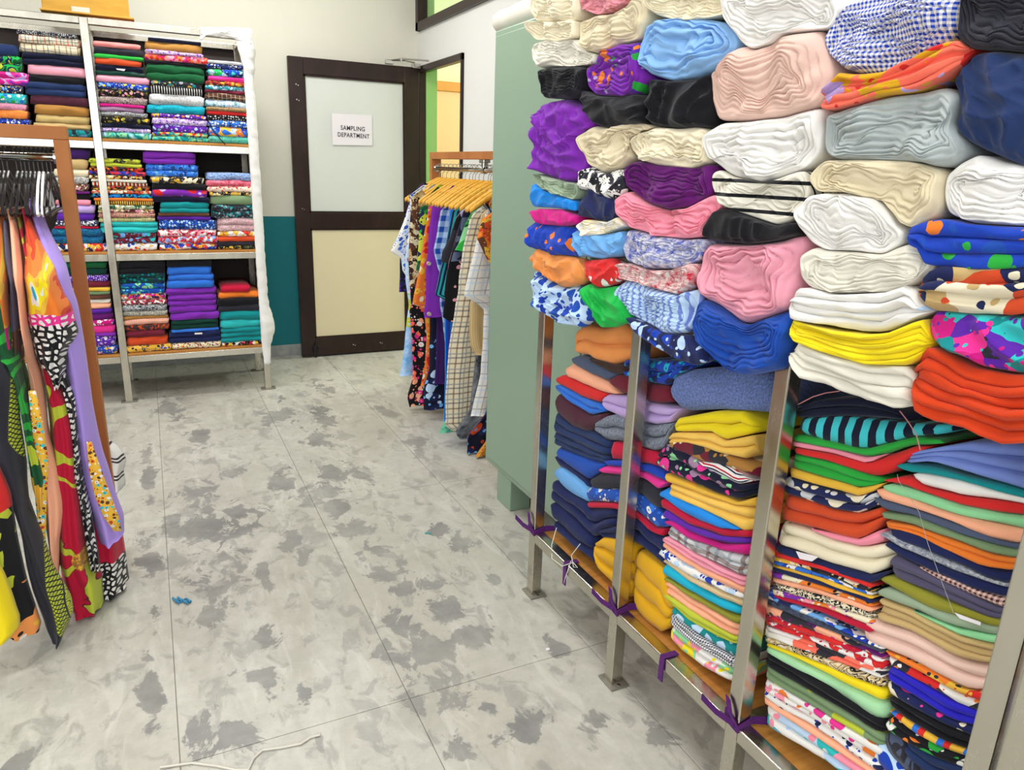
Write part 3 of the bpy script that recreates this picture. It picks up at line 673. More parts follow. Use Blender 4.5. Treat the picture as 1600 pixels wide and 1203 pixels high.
# cardboard box on top
p0, p1 = at(66, 14, 1, FY+.03), at(203, 27, 1, FY+.03)
cb = tag(empty('cardboard_box', (-.19, FY+.2, 2.167)), 'flattened brown cardboard box on top of the far rack', 'box'); og = (-.19, FY+.2, 2.167)
MB().box((p0.x, FY+.03, 2.182), (p1.x, FY+.4, 2.42), .004).build('carton', M['card'], cb, origin=og)
MB().box((p0.x-.012, FY+.022, 2.1815), (p1.x+.02, FY+.41, 2.19), .002).build('flap', M['card'], cb, origin=og)
MB().box((-.265, FY+.0285, 2.1825), (-.18, FY+.03, 2.215)).build('tape', plain('clear_tape', lin('c9c2b2'), .3), cb, origin=og)
CY = FY+.012
def Pl(s, t, d): return (s, CY+d, t)
LEFT = {
 # far rack, stack: (crop, slope, base y, [(top y, x left, x right, cloth)])
 ('top shelf', 'first'): ('T', .05, 732, [(198, -160, 100, 'denim'), (265, -160, 118, 'swirl|darkgreen,brightgreen,navy,lime|14'), (362, -170, 160, 'swirl|magenta,lilac,hotpink,purple|12'), (440, -170, 120, 'flor|navy,gold,sky,cream|40'), (488, -170, 145, 'flor|turquoise,white,blue,green|26'), (550, -170, 145, 'mel|mauve,pink|60'), (588, -170, 152, 'mel|apricot,orange|30'), (638, -170, 165, 'flor|royal,white,navy|35'), (680, -170, 188, 'plaid|hotpink,white,magenta|18')]),
 ('top shelf', 'second'): ('T', .05, 792, [(180, 95, 448, 'dots|charcoal,white|70'), (208, 105, 470, 'plaid|cream,charcoal,red,grey|11'), (255, 108, 470, 'plaid|ecru,slate,brown|11'), (308, 122, 498, 'midnight'), (380, 158, 508, 'rosepink'), (438, 165, 490, 'black'), (480, 145, 502, 'denim'), (558, 172, 520, 'wine'), (612, 198, 522, 'camel'), (668, 205, 526, 'sand'), (716, 190, 532, 'tan'), (752, 300, 538, 'mix|charcoal,teal,sky|20')]),
 ('top shelf', 'third'): ('T', .05, 815, [(250, 545, 825, 'salmon'), (283, 550, 838, 'charcoal'), (325, 552, 842, 'green'), (348, 555, 832, 'rust'), (384, 558, 842, 'midnight'), (418, 560, 852, 'bottle'), (446, 562, 880, 'rosepink'), (488, 570, 870, 'flor|royal,powder,yellow,sky|28'), (525, 575, 866, 'flor|black,brown,rosepink,olive|30'), (570, 580, 866, 'scr|ecru,charcoal,plum|50'), (612, 582, 850, 'magenta'), (630, 580, 846, 'mauve'), (658, 588, 868, 'scr|black,lightgrey|60'), (684, 590, 880, 'flor|black,charcoal,gold,olive|24'), (728, 594, 886, 'midnight'), (752, 595, 886, 'flor|lilac,violet,white|40'), (776, 598, 892, 'swirl|teal,mint,turquoise,powder|18')]),
 ('top shelf', 'fourth'): ('T', .05, 832, [(236, 870, 1182, 'midnight'), (256, 850, 1190, 'camel'), (306, 852, 1195, 'flor|lilac,white,purple|40'), (328, 850, 1225, 'mix|red,pink,orange,magenta|40'), (366, 855, 1205, 'black'), (388, 855, 1202, 'darkgreen'), (482, 885, 1180, 'flor|charcoal,teal,gold,grey|20'), (512, 880, 1192, 'strv|black,black,black,white|45'), (560, 875, 1202, 'scr|white,slate,white|70'), (622, 862, 1206, 'mel|cyan,teal|50'), (672, 888, 1212, 'flor|violet,gold,white,orange|25'), (700, 892, 1220, 'flor|lilac,white,purple|50'), (736, 895, 1222, 'flor|violet,powder,purple|26'), (780, 893, 1222, 'mix|red,gold,teal,mint,royal|30'), (804, 893, 1225, 'swirl|teal,mint,turquoise|25')]),
 ('top shelf', 'fifth'): ('T', .05, 848, [(366, 1220, 1438, 'lightgrey'), (384, 1212, 1440, 'flor|navy,royal,white|45'), (414, 1215, 1440, 'mix|navy,brightgreen,turquoise,powder,royal|26'), (456, 1225, 1444, 'hotpink'), (484, 1210, 1446, 'mix|maroon,brown,red,gold|50'), (512, 1208, 1448, 'mix|teal,powder,slate|50'), (538, 1206, 1450, 'maroon'), (556, 1206, 1450, 'plaid|brown,ecru,charcoal|24'), (596, 1206, 1452, 'flor|powder,teal,white|28'), (638, 1212, 1454, 'mel|tan,brown|60'), (662, 1215, 1455, 'red'), (684, 1220, 1456, 'dots|black,white|42'), (714, 1222, 1458, 'flor|blue,white,navy|40'), (752, 1226, 1460, 'mix|blue,gold,orange,royal,powder|20'), (808, 1224, 1464, 'scr|teal,mint,turquoise|40')]),
 ('middle shelf', 'first'): ('S', 0, 522, [(85, 268, 382, 'darkpurple'), (126, 240, 376, 'tan'), (168, 225, 380, 'ecru'), (202, 225, 378, 'scr|white,black|60'), (230, 225, 378, 'flor|brown,rosepink,cream|40'), (264, 230, 382, 'plum'), (274, 230, 384, 'black'), (300, 235, 386, 'pink'), (322, 235, 406, 'lilac'), (358, 240, 402, 'violet'), (390, 235, 418, 'flor|navy,white|40'), (414, 230, 420, 'crimson'), (424, 215, 442, 'scr|cobalt,navy,teal|30'), (488, 215, 450, 'mix|white,red,gold,navy|26')]),
 ('middle shelf', 'second'): ('S', -.03, 518, [(122, 378, 600, 'mix|charcoal,lime,olive|30'), (142, 385, 605, 'lime'), (158, 380, 612, 'mix|red,charcoal,orange,black|45'), (176, 375, 622, 'mix|royal,navy,red|40'), (194, 378, 618, 'mix|maroon,gold,black,cream|45'), (210, 388, 625, 'offwhite'), (224, 390, 628, 'strv|charcoal,cream,rust|30'), (240, 392, 640, 'mix|red,brown,gold,black|40'), (258, 390, 645, 'mix|rust,cream,maroon|45'), (274, 388, 650, 'swirl|bright,navy,cyan|25'), (292, 400, 652, 'orange'), (304, 402, 655, 'strv|gold,black,gold,charcoal|26'), (322, 418, 655, 'mix|darkgreen,sage,cream|40'), (340, 418, 658, 'mix|rosepink,cream,olive,maroon|45'), (356, 418, 662, 'scr|cream,red,black|45'), (376, 420, 662, 'scr|lime,charcoal,cream|45'), (394, 426, 674, 'turquoise'), (442, 470, 668, 'flor|maroon,turquoise,sky|17'), (486, 430, 672, 'flor|white,gold,royal,red|24')]),
 ('middle shelf', 'third'): ('S', 0, 518, [(98, 610, 836, 'purple'), (152, 622, 848, 'flor|blue,navy,sky|24'), (206, 640, 872, 'mix|black,cream,charcoal,gold|22'), (234, 648, 880, 'black'), (260, 648, 886, 'flor|purple,lilac,red|9'), (292, 650, 895, 'midnight'), (314, 684, 894, 'teal'), (340, 682, 894, 'teal'), (360, 676, 895, 'brown'), (374, 672, 900, 'violet'), (390, 678, 925, 'flor|cobalt,powder,navy|36'), (430, 672, 925, 'mix|crimson,white,pink|45'), (460, 674, 932, 'mix|white,red,sky,crimson|40'), (492, 680, 930, 'mix|royal,gold,white,red|26')]),
 ('middle shelf', 'fourth'): ('S', 0, 516, [(190, 882, 1078, 'mel|cobalt,powder|60'), (222, 880, 1084, 'mel|pink,crimson|20'), (248, 884, 1086, 'flor|cream,pink,red|36'), (272, 896, 1086, 'mix|gold,black,cream|40'), (288, 898, 1088, 'greygreen'), (326, 905, 1092, 'flor|charcoal,teal,grey|26'), (384, 928, 1096, 'scr|white,black,pink|60'), (440, 930, 1098, 'mix|red,gold,white|22'), (462, 930, 1100, 'rust'), (484, 932, 1100, 'charcoal'), (502, 934, 1100, 'mix|bottle,gold,black|40')]),
 ('bottom shelf', 'first'): ('S', -.05, 972, [(570, 262, 455, 'darkgreen'), (598, 262, 456, 'bottle'), (628, 262, 462, 'dots|violet,white|55'), (656, 265, 470, 'maroon'), (682, 270, 470, 'gold'), (697, 270, 470, 'greygreen'), (714, 275, 472, 'brown'), (732, 280, 472, 'offwhite'), (752, 280, 474, 'peach'), (774, 285, 478, 'violet'), (796, 290, 484, 'plum'), (822, 300, 488, 'flor|magenta,white,purple|22'), (846, 300, 492, 'hotpink'), (878, 300, 494, 'purple'), (894, 310, 495, 'flor|violet,white,lilac|26'), (934, 320, 505, 'flor|cobalt,gold,pink,white|26')]),
 ('bottom shelf', 'second'): ('S', -.04, 954, [(572, 506, 706, 'black'), (618, 508, 706, 'flor|bottle,teal,navy|30'), (660, 512, 706, 'flor|cobalt,mint,aqua,teal|16'), (706, 515, 708, 'mix|magenta,orange,navy,white|40'), (732, 518, 712, 'mix|maroon,white,crimson|40'), (752, 520, 714, 'scr|charcoal,lightgrey|40'), (778, 522, 716, 'scr|grey,charcoal,cream|45'), (800, 526, 718, 'camel'), (814, 526, 722, 'chk|red,cream|70'), (836, 530, 724, 'mix|brown,rust,charcoal|40'), (862, 536, 705, 'maroon'), (890, 540, 718, 'rust'), (926, 530, 735, 'flor|gold,royal,charcoal,cream|28')]),
 ('bottom shelf', 'third'): ('S', -.04, 942, [(566, 712, 905, 'black'), (592, 714, 904, 'blue'), (626, 718, 914, 'blue'), (650, 712, 916, 'blue'), (682, 708, 926, 'purple'), (712, 716, 926, 'purple'), (758, 722, 928, 'purple'), (788, 726, 938, 'purple'), (818, 732, 934, 'bottle'), (858, 732, 936, 'blue'), (870, 722, 946, 'navy'), (916, 735, 945, 'flor|cream,navy,crimson,gold|40')]),
 ('bottom shelf', 'fourth'): ('S', -.05, 930, [(674, 945, 1070, 'crimson'), (702, 934, 1110, 'orange'), (730, 930, 1112, 'black'), (758, 934, 1114, 'charcoal'), (784, 940, 1118, 'teal'), (820, 942, 1120, 'turquoise'), (854, 945, 1122, 'teal'), (874, 945, 1122, 'teal'), (894, 945, 1124, 'teal'), (914, 948, 1126, 'mix|crimson,white,gold,black|30')]),
}
SLAB = {'top shelf': 1.5505, 'middle shelf': .9225, 'bottom shelf': .3065}
def finer(spec, k):
    a = spec.split('|')
    return spec if len(a) < 3 else f'{a[0]}|{a[1]}|{float(a[2])*k:.0f}'
seed = 0
for (shelf, st), (tr, sl, base, items) in LEFT.items():
    # heights: bring the stack's base exactly onto its shelf board
    ys = [it[0] for it in items]+[base]
    xm = sum(it[1]+it[2] for it in items[-3:])/2/min(3, len(items))
    zb_ = at(*pxs(tr, [(xm, base)])[0], 1, CY).z
    dz = SLAB[shelf]-zb_
    for i, (yt, xa, xb, spec) in enumerate(items):
        seed += 1
        w = xb-xa; xc = (xa+xb)/2; yb = ys[i+1]
        sag = .0
        q = []
        for x_, y_ in ((xa, yt), (xc, yt-2), (xb, yt), (xb, yb), (xc, yb-1), (xa, yb)):
            q.append((x_, y_+sl*(x_-xm)*1.0))
        poly = []
        for px_, py_ in pxs(tr, q):
            v = at(px_, py_, 1, CY); poly.append((v.x, v.z+dz))
        # a stack lies level on its board: take out what is left of the slope
        za, zc_ = (poly[0][1]+poly[5][1])/2, (poly[2][1]+poly[3][1])/2; sx0, sx1 = poly[0][0], poly[2][0]
        k_ = (zc_-za)/(sx1-sx0); mx = (sx0+sx1)/2
        tilt = .02*nz(seed*1.7)
        poly = [(a, b_-(k_-tilt)*(a-mx)) for a, b_ in poly]
        h = poly[1][1]-poly[4][1]
        n_ = 1 if h < .06 else 2
        lab = f"{describe(spec)} cloth, {ORD[i]} down, far rack {shelf}, {st} stack"
        put('folded_cloth', fold_mesh(poly, Pl, .33, n_, seed*1.31, 1.5), finer(spec, 1.7), lab, 'folded cloth', 'folded cloths on the far rack')
# ---------------------------------------------------------------- near steel rack (posts, rails, boards)
NX = 1.10
nr_ = tag(empty('steel_rack', (1.32, 1.27, 0)), 'near stainless steel rack packed with fabric rolls beside the green cabinet', 'rack'); og = (1.32, 1.27, 0)
PYS = [(2.007, 2.045), (1.492, 1.530), (.999, 1.037), (.495, .533)]
for a, b_ in PYS:
    for x in (NX, NX+.41):
        MB().box((x, a, .004), (x+.038, b_, 1.178 if x == NX else 2.2), .003).build('post', M['steel'], nr_, origin=og)
        MB().box((x-.012, a-.022, .0005), (x+.05, b_+.014, .006), .001).build('foot_plate', M['plate'], nr_, origin=og)
        MB().tube([(x+.019, a-.011, .004), (x+.019, a-.011, .009)], .005).build('bolt', M['chrome'], nr_, origin=og)
for (z0, z1), xo in (((.213, .250), 0), ((1.143, 1.178), .0), ((2.163, 2.198), 0)):
    for x in (NX, NX+.41)[z0 > 2:]:
        for (a, b_), (c, d) in zip(PYS, PYS[1:]):
            MB().box((x+.0005, d, z0), (x+.0375, a, z1), .003).build('rail', M['steel'], nr_, origin=og)
    for a, b_ in PYS*(z0 < 2):
        MB().box((NX+.038, a+.002, z0+.002), (NX+.41, b_-.002, z1-.002)).build('cross_rail', M['steel'], nr_, origin=og)
    if z0 < 2:
        for (a, b_), (c, d) in zip(PYS, PYS[1:]):
            MB().box((NX+.04, d-.018, z1-.02), (NX+.40, a+.018, z1-.004), .002).build('shelf_board', M['plywood'], nr_, origin=og)
# first post of the next rack
n2 = tag(empty('steel_rack', (1.12, .46, 0)), 'end post of another steel rack touching the near rack', 'rack'); og = (1.12, .46, 0)
for x in (NX-.002, NX+.41):
    MB().box((x, .446, .004), (x+.04, .486, 1.178), .003).build('post', M['steel'], n2, origin=og)
    MB().box((x-.012, .43, .0005), (x+.05, .492, .006), .001).build('foot_plate', M['plate'], n2, origin=og)
for z in (.213, 1.143):
    MB().box((NX, -.2, z), (NX+.036, .446, z+.037), .003).build('rail', M['steel'], n2, origin=og)
    MB().box((NX+.04, .45, z), (NX+.41, .48, z+.035), .003).build('cross_rail', M['steel'], n2, origin=og)
# ---------------------------------------------------------------- rolls bundled on the upper shelf
UPPER = [
 ('r5', 'cream', 'A', [(75, -60), (370, -60), (388, 60), (362, 125), (240, 132), (120, 130), (70, 70)], 'cream fabric roll at the top corner above the green cabinet'),
 ('r4', 'cream', 'A', [(95, 130), (240, 132), (362, 122), (372, 230), (260, 255), (120, 245), (80, 190)], 'smaller cream ruffled roll below the top corner cream roll'),
 ('r4', 'mel|dustyrose,rosepink|50', 'A', [(360, -60), (740, -70), (700, 15), (600, 72), (480, 85), (400, 50)], 'dusty rose patterned roll cut by the top of the frame'),
 ('r5', 'ecru', 'A', [(380, 130), (480, 92), (620, 72), (740, 0), (805, -50), (802, 110), (750, 235), (640, 270), (490, 330), (420, 310), (372, 220)], 'ecru canvas roll under the dusty rose patterned roll'),
 ('r4', 'offwhite', 'A', [(95, 270), (200, 240), (370, 240), (420, 320), (490, 335), (482, 390), (340, 410), (200, 410), (150, 430), (120, 360)], 'off-white crumpled roll resting on the small black roll'),
 ('r5', 'black', 'A', [(155, 430), (330, 408), (420, 420), (412, 560), (320, 610), (180, 612), (160, 520)], 'small black roll at the rack end above the big purple bundle'),
 ('r5', 'flor|purple,violet,purple,lilac,purple,green,orange|24', 'A', [(410, 420), (480, 370), (492, 325), (640, 272), (750, 250), (765, 380), (790, 480), (740, 580), (620, 600), (480, 592), (420, 540)], 'shiny purple roll with orange and green flower print'),
 ('r4', 'lightblue', 'A', [(757, 180), (800, 130), (920, 102), (1100, 98), (1250, 130), (1330, 200), (1355, 250), (1310, 330), (1190, 430), (1080, 480), (920, 500), (800, 462), (765, 400)], 'light blue ribbed knit roll, thick outer wrap'),
 ('r4', 'scr|cream,ecru,cream|60', 'A', [(805, -60), (1300, -70), (1330, 10), (1270, 80), (1150, 108), (1000, 118), (880, 97), (820, 50)], 'cream crochet knit roll above the light blue ribbed roll'),
 ('r6', 'white', 'A', [(1290, -60), (1930, -60), (1968, 60), (1940, 160), (1620, 202), (1560, 260), (1430, 300), (1380, 260), (1285, 100)], 'white flattened roll with yellow thread above the blush bundle'),
 ('r8', 'blush', 'A', [(1165, 460), (1290, 400), (1312, 332), (1375, 268), (1435, 304), (1560, 266), (1620, 208), (1850, 175), (1885, 240), (1905, 340), (1945, 420), (1930, 540), (1870, 655), (1720, 690), (1600, 722), (1400, 748), (1210, 748), (1200, 680), (1170, 580), (1182, 500)], 'large blush pink bundle with many wavy folded layers'),
 ('c', 'black', 'A', [(402, 560), (480, 597), (620, 603), (745, 583), (795, 620), (800, 770), (700, 775), (570, 800), (480, 770), (412, 690)], 'black drooping cloth directly below the purple flowered roll'),
 ('c', 'black', 'A', [(792, 485), (930, 503), (1080, 483), (1160, 455), (1195, 560), (1200, 680), (1180, 790), (990, 800), (802, 775), (796, 620)], 'black bundle directly below the light blue ribbed roll'),
 ('c', 'purple', 'A', [(120, 650), (290, 605), (320, 640), (400, 660), (470, 770), (430, 800), (378, 848), (420, 980), (400, 1110), (330, 1155), (220, 1120), (110, 1070), (80, 980), (110, 900), (80, 830), (110, 760)], 'big crumpled purple bundle at the rack end'),
 ('r4', 'ecru', 'A', [(375, 845), (460, 782), (580, 800), (680, 748), (800, 775), (830, 790), (702, 842), (690, 930), (710, 990), (640, 1050), (540, 1085), (440, 1040), (400, 940)], 'ecru crumpled roll between the purple bundle and a cream roll'),
 ('r4', 'cream', 'A', [(692, 860), (850, 792), (990, 802), (1090, 790), (1160, 802), (1178, 930), (1190, 1010), (1070, 1050), (850, 1030), (740, 980), (695, 930)], 'cream oval roll on top of the plum roll'),
 ('r5', 'white', 'A', [(1162, 830), (1240, 762), (1400, 752), (1600, 727), (1720, 695), (1865, 662), (1866, 850), (1850, 960), (1770, 1040), (1600, 1112), (1500, 1140), (1300, 1100), (1210, 1020), (1172, 930)], 'white swirled roll below the blush pink bundle'),
 ('r4', 'strh|offwhite,offwhite,offwhite,black|36', 'C', [(1197, 80), (1240, 55), (1300, 100), (1500, 145), (1600, 115), (1760, 60), (1785, 100), (1800, 200), (1722, 330), (1700, 380), (1600, 408), (1400, 340), (1290, 298), (1230, 240), (1202, 160)], 'off-white roll with black stripes'),
 ('c', 'black', 'C', [(1160, 480), (1210, 330), (1280, 302), (1400, 345), (1600, 412), (1732, 388), (1738, 462), (1600, 502), (1430, 525), (1230, 503)], 'black cloth wedge between the striped roll and the rose roll'),
 ('c', 'mix|white,black,white,charcoal|55', 'C', [(400, 60), (470, 40), (540, 85), (640, 55), (660, 62), (682, 180), (622, 250), (540, 240), (470, 185), (390, 190)], 'black and white abstract printed bundle'),
 ('r4', 'plum', 'C', [(662, 50), (740, 0), (900, 32), (1090, 52), (1200, 20), (1202, 170), (1213, 205), (1060, 292), (940, 312), (800, 265), (700, 185)], 'dark plum roll with a flat fold'),
 ('r4', 'pink', 'C', [(627, 240), (690, 188), (790, 265), (940, 317), (1060, 300), (1210, 212), (1240, 212), (1270, 290), (1205, 330), (1158, 478), (1020, 493), (850, 470), (720, 430), (640, 350)], 'pink folded roll below the plum roll'),
 ('r3', 'sage', 'C', [(105, 82), (200, 108), (390, 150), (395, 200), (370, 250), (230, 202), (150, 162)], 'pale sage roll squeezed below the purple bundle'),
 ('c', 'bright', 'C', [(85, 230), (115, 142), (200, 192), (380, 258), (382, 320), (250, 300), (110, 292)], 'bright blue crumpled cloth at the rack end'),
 ('c', 'navy', 'C', [(385, 260), (460, 182), (560, 212), (640, 260), (662, 320), (590, 390), (480, 370), (390, 350)], 'navy crumpled bundle under the black and white print'),
 ('c', 'magenta', 'C', [(95, 322), (160, 305), (290, 306), (390, 350), (392, 400), (310, 415), (150, 400)], 'magenta crumpled cloth below the bright blue one'),
 ('r3', 'flor|cream,yellow,white|30', 'C', [(390, 400), (450, 372), (590, 392), (640, 352), (682, 410), (560, 460), (440, 480)], 'cream and yellow printed roll under the navy bundle'),
 ('c', 'flor|royal,royal,cobalt,royal,orange|22', 'C', [(65, 500), (100, 378), (200, 402), (330, 412), (398, 430), (350, 480), (402, 590), (380, 610), (240, 590), (110, 560), (75, 540)], 'royal blue floral crumpled bundle above the apricot one'),
 ('c', 'sky', 'C', [(347, 480), (382, 432), (520, 470), (660, 442), (682, 500), (645, 600), (520, 620), (402, 600)], 'sky blue crinkled cotton bundle'),
 ('r5', 'mel|royal,white|55', 'C', [(652, 560), (682, 432), (850, 472), (1030, 500), (1150, 490), (1152, 560), (1110, 630), (980, 682), (820, 682), (670, 632)], 'blue and white space-dyed knit roll'),
 ('c', 'apricot', 'C', [(75, 620), (110, 542), (220, 582), (400, 620), (440, 680), (450, 720), (400, 780), (280, 800), (200, 760), (120, 690)], 'apricot crinkled bundle above the blue leaf print'),
 ('c', 'flor|red,white,red|22', 'C', [(425, 632), (600, 612), (632, 650), (660, 745), (600, 780), (520, 800), (450, 760)], 'red cloth bundle with small white marks'),
 ('r4', 'mel|crimson,white|45', 'C', [(612, 662), (660, 642), (820, 690), (980, 690), (1110, 642), (1115, 770), (1030, 843), (900, 810), (740, 758), (655, 745)], 'red and white tie-dyed knit roll'),
 ('r6', 'rosepink', 'C', [(1117, 600), (1160, 522), (1300, 530), (1430, 530), (1600, 508), (1735, 465), (1765, 520), (1750, 640), (1712, 760), (1705, 930), (1600, 960), (1440, 1028), (1370, 1030), (1240, 920), (1132, 870), (1117, 760)], 'large rose pink roll with swirling layers'),
 ('c', 'flor|powder,royal,cobalt|26', 'C', [(80, 700), (110, 692), (200, 762), (280, 802), (420, 780), (450, 880), (475, 970), (380, 1055), (250, 1030), (130, 950), (75, 850)], 'pale blue bundle with royal blue leaf print'),
 ('c', 'brightgreen', 'C', [(415, 800), (442, 772), (520, 802), (620, 785), (650, 830), (690, 960), (700, 1010), (600, 1050), (530, 1050), (470, 960)], 'bright green crumpled bundle'),
 ('r5', 'strv|powder,powder,periwinkle|48', 'C', [(617, 790), (660, 748), (740, 760), (900, 812), (1030, 845), (1115, 800), (1130, 900), (1090, 1040), (1050, 1090), (930, 1095), (760, 1010), (640, 930)], 'blue and white striped shirting roll'),
 ('r6', 'cobalt', 'E', [(1072, 110), (1100, -30), (1150, -50), (1240, 0), (1370, 110), (1440, 112), (1600, 42), (1715, 12), (1715, 110), (1690, 250), (1640, 390), (1500, 420), (1370, 440), (1280, 400), (1180, 290), (1090, 190)], 'cobalt blue roll under the large rose pink roll'),
 ('c', 'flor|navy,royal,powder|26', 'E', [(690, 60), (780, 100), (930, 172), (1050, 172), (1082, 180), (1180, 292), (1190, 340), (1130, 370), (1000, 330), (850, 240), (750, 165)], 'navy cloth with white scroll print sagging under the striped roll'),
 ('r6', 'chk|royal,white|140', 'B', [(330, 120), (420, 20), (600, -60), (1170, -60), (1150, 150), (1080, 250), (900, 350), (700, 440), (560, 465), (420, 430), (300, 330), (270, 230), (310, 180)], 'blue gingham checked roll at the top of the rack'),
 ('f5', 'mix|coral,coral,coral,red,lilac,mustard|16', 'B', [(385, 520), (430, 452), (560, 467), (720, 442), (900, 362), (1060, 272), (1150, 242), (1220, 292), (1180, 380), (1080, 470), (900, 562), (680, 592), (560, 640), (340, 690), (280, 640), (290, 580)], 'coral and mustard printed cloth under the gingham roll'),
 ('r6', 'silver', 'B', [(300, 720), (480, 655), (700, 595), (900, 572), (1050, 532), (1130, 590), (1128, 690), (1090, 800), (1180, 890), (1190, 940), (1120, 1030), (1040, 1050), (900, 1012), (700, 1000), (400, 998), (310, 970), (285, 900)], 'grey double roll with concentric folds'),
 ('r5', 'charcoal', 'B', [(1170, -60), (1720, -60), (1720, 320), (1600, 322), (1400, 302), (1228, 300), (1215, 280), (1150, 242), (1140, 170)], 'charcoal roll at the top edge beside the gingham roll'),
 ('c', 'denim', 'B', [(1070, 490), (1190, 390), (1230, 312), (1400, 312), (1720, 340), (1720, 1060), (1560, 1050), (1350, 960), (1190, 890), (1098, 795), (1130, 700), (1135, 600)], 'large navy bundle below the charcoal roll'),
 ('r5', 'ecru', 'D', [(202, 90), (300, 2), (500, -8), (800, 2), (960, 32), (1070, 75), (1050, 180), (1040, 330), (880, 440), (780, 400), (720, 330), (640, 232), (450, 202), (260, 200), (210, 150)], 'ecru linen roll below the grey double roll'),
 ('r6', 'white', 'D', [(130, 330), (200, 222), (300, 205), (450, 207), (620, 240), (700, 340), (740, 410), (812, 450), (790, 520), (660, 590), (480, 570), (300, 560), (220, 520), (150, 420)], 'white soft knit roll under the ecru linen roll'),
 ('r6', 'offwhite', 'D', [(150, 600), (240, 542), (300, 565), (480, 574), (660, 593), (790, 530), (890, 520), (980, 580), (1000, 680), (930, 750), (850, 790), (700, 828), (400, 840), (210, 800), (150, 730)], 'off-white roll with a brown core fold, above the embroidered white'),
 ('f4', 'flor|white,white,white,powder|9', 'D', [(105, 870), (160, 800), (210, 804), (400, 845), (700, 832), (880, 770), (900, 860), (980, 950), (860, 1010), (700, 1078), (560, 1072), (400, 1040), (120, 990)], 'white embroidered cloth above the bright yellow one'),
 ('f6', 'yellow', 'F', [(120, 75), (420, 152), (600, 172), (760, 162), (950, 72), (990, 230), (920, 330), (860, 365), (600, 355), (350, 270), (160, 215), (130, 160)], 'bright yellow pleated cloth between two white ones'),
 ('f4', 'offwhite', 'F', [(105, 290), (160, 222), (350, 282), (600, 362), (870, 372), (880, 480), (860, 640), (760, 640), (600, 590), (350, 480), (200, 440)], 'off-white folded cloth at the bottom under the yellow one'),
 ('r6', 'white', 'D', [(1060, 90), (1150, 12), (1250, -40), (1400, 12), (1720, 60), (1720, 420), (1500, 412), (1250, 400), (1080, 340), (1042, 240)], 'white fluffy roll at the right edge below the navy bundle'),
 ('f3', 'flor|royal,royal,cobalt,royal,green,royal,cobalt,orange|22', 'D', [(815, 460), (920, 402), (1060, 365), (1250, 402), (1720, 430), (1720, 655), (1500, 680), (1200, 680), (980, 660), (940, 620), (990, 575), (880, 540)], 'shiny royal blue floral cloth at the right edge'),
 ('f3', 'mix|rust,cream,tan,rust,cream,navy|13', 'D', [(890, 840), (930, 752), (1060, 664), (1300, 682), (1720, 662), (1720, 940), (1500, 972), (1250, 962), (1000, 940), (960, 900)], 'red and cream paisley cloth at the right edge'),
 ('c', 'mix|violet,magenta,teal,violet,charcoal,hotpink,turquoise|30', 'D', [(950, 1020), (1000, 942), (1250, 970), (1500, 980), (1720, 950), (1720, 1350), (1500, 1340), (1300, 1300), (1130, 1220), (1000, 1150)], 'purple and magenta paisley bundle at the right edge'),
 ('f6', 'redorange', 'F', [(860, 430), (900, 322), (980, 252), (1080, 292), (1200, 382), (1450, 430), (1720, 425), (1720, 850), (1450, 860), (1290, 800), (1190, 750), (1000, 720), (880, 640), (860, 560)], 'red-orange thick folded cloth at the bottom of the rolls'),
]
UX = 1.045
for i, (sty, spec, tr, pts, lab) in enumerate(UPPER):
    poly = []
    for x, y in pxs(tr, pts):
        v = at(x, y, 0, UX); poly.append((v.y, v.z))
    zc_ = sum(p[1] for p in poly)/len(poly)
    zlow = min(p[1] for p in poly)
    dep = .36 if zlow > 1.17 else .047
    ins = .012*nz(i*2.3, 5.1)
    def Pr(s, t, d): return (UX+d, s, t)
    if ',satin' in spec: spec = spec.replace(',satin', '').replace('flor|', 'flor|')
    sd = 40+i*1.93
    N_ = int(sty[1:] or 3)
    if sty[0] == 'f': data = fold_mesh(poly, Pr, dep, N_, sd, 2.2, .5)
    else: data = roll_mesh(poly, Pr, dep, N_, sd, sty[0], ins)
    put('fabric_roll' if sty[0] == 'r' else 'fabric_bundle', data, spec, lab, 'fabric roll' if sty[0] == 'r' else 'fabric', 'fabric rolls on the near rack')
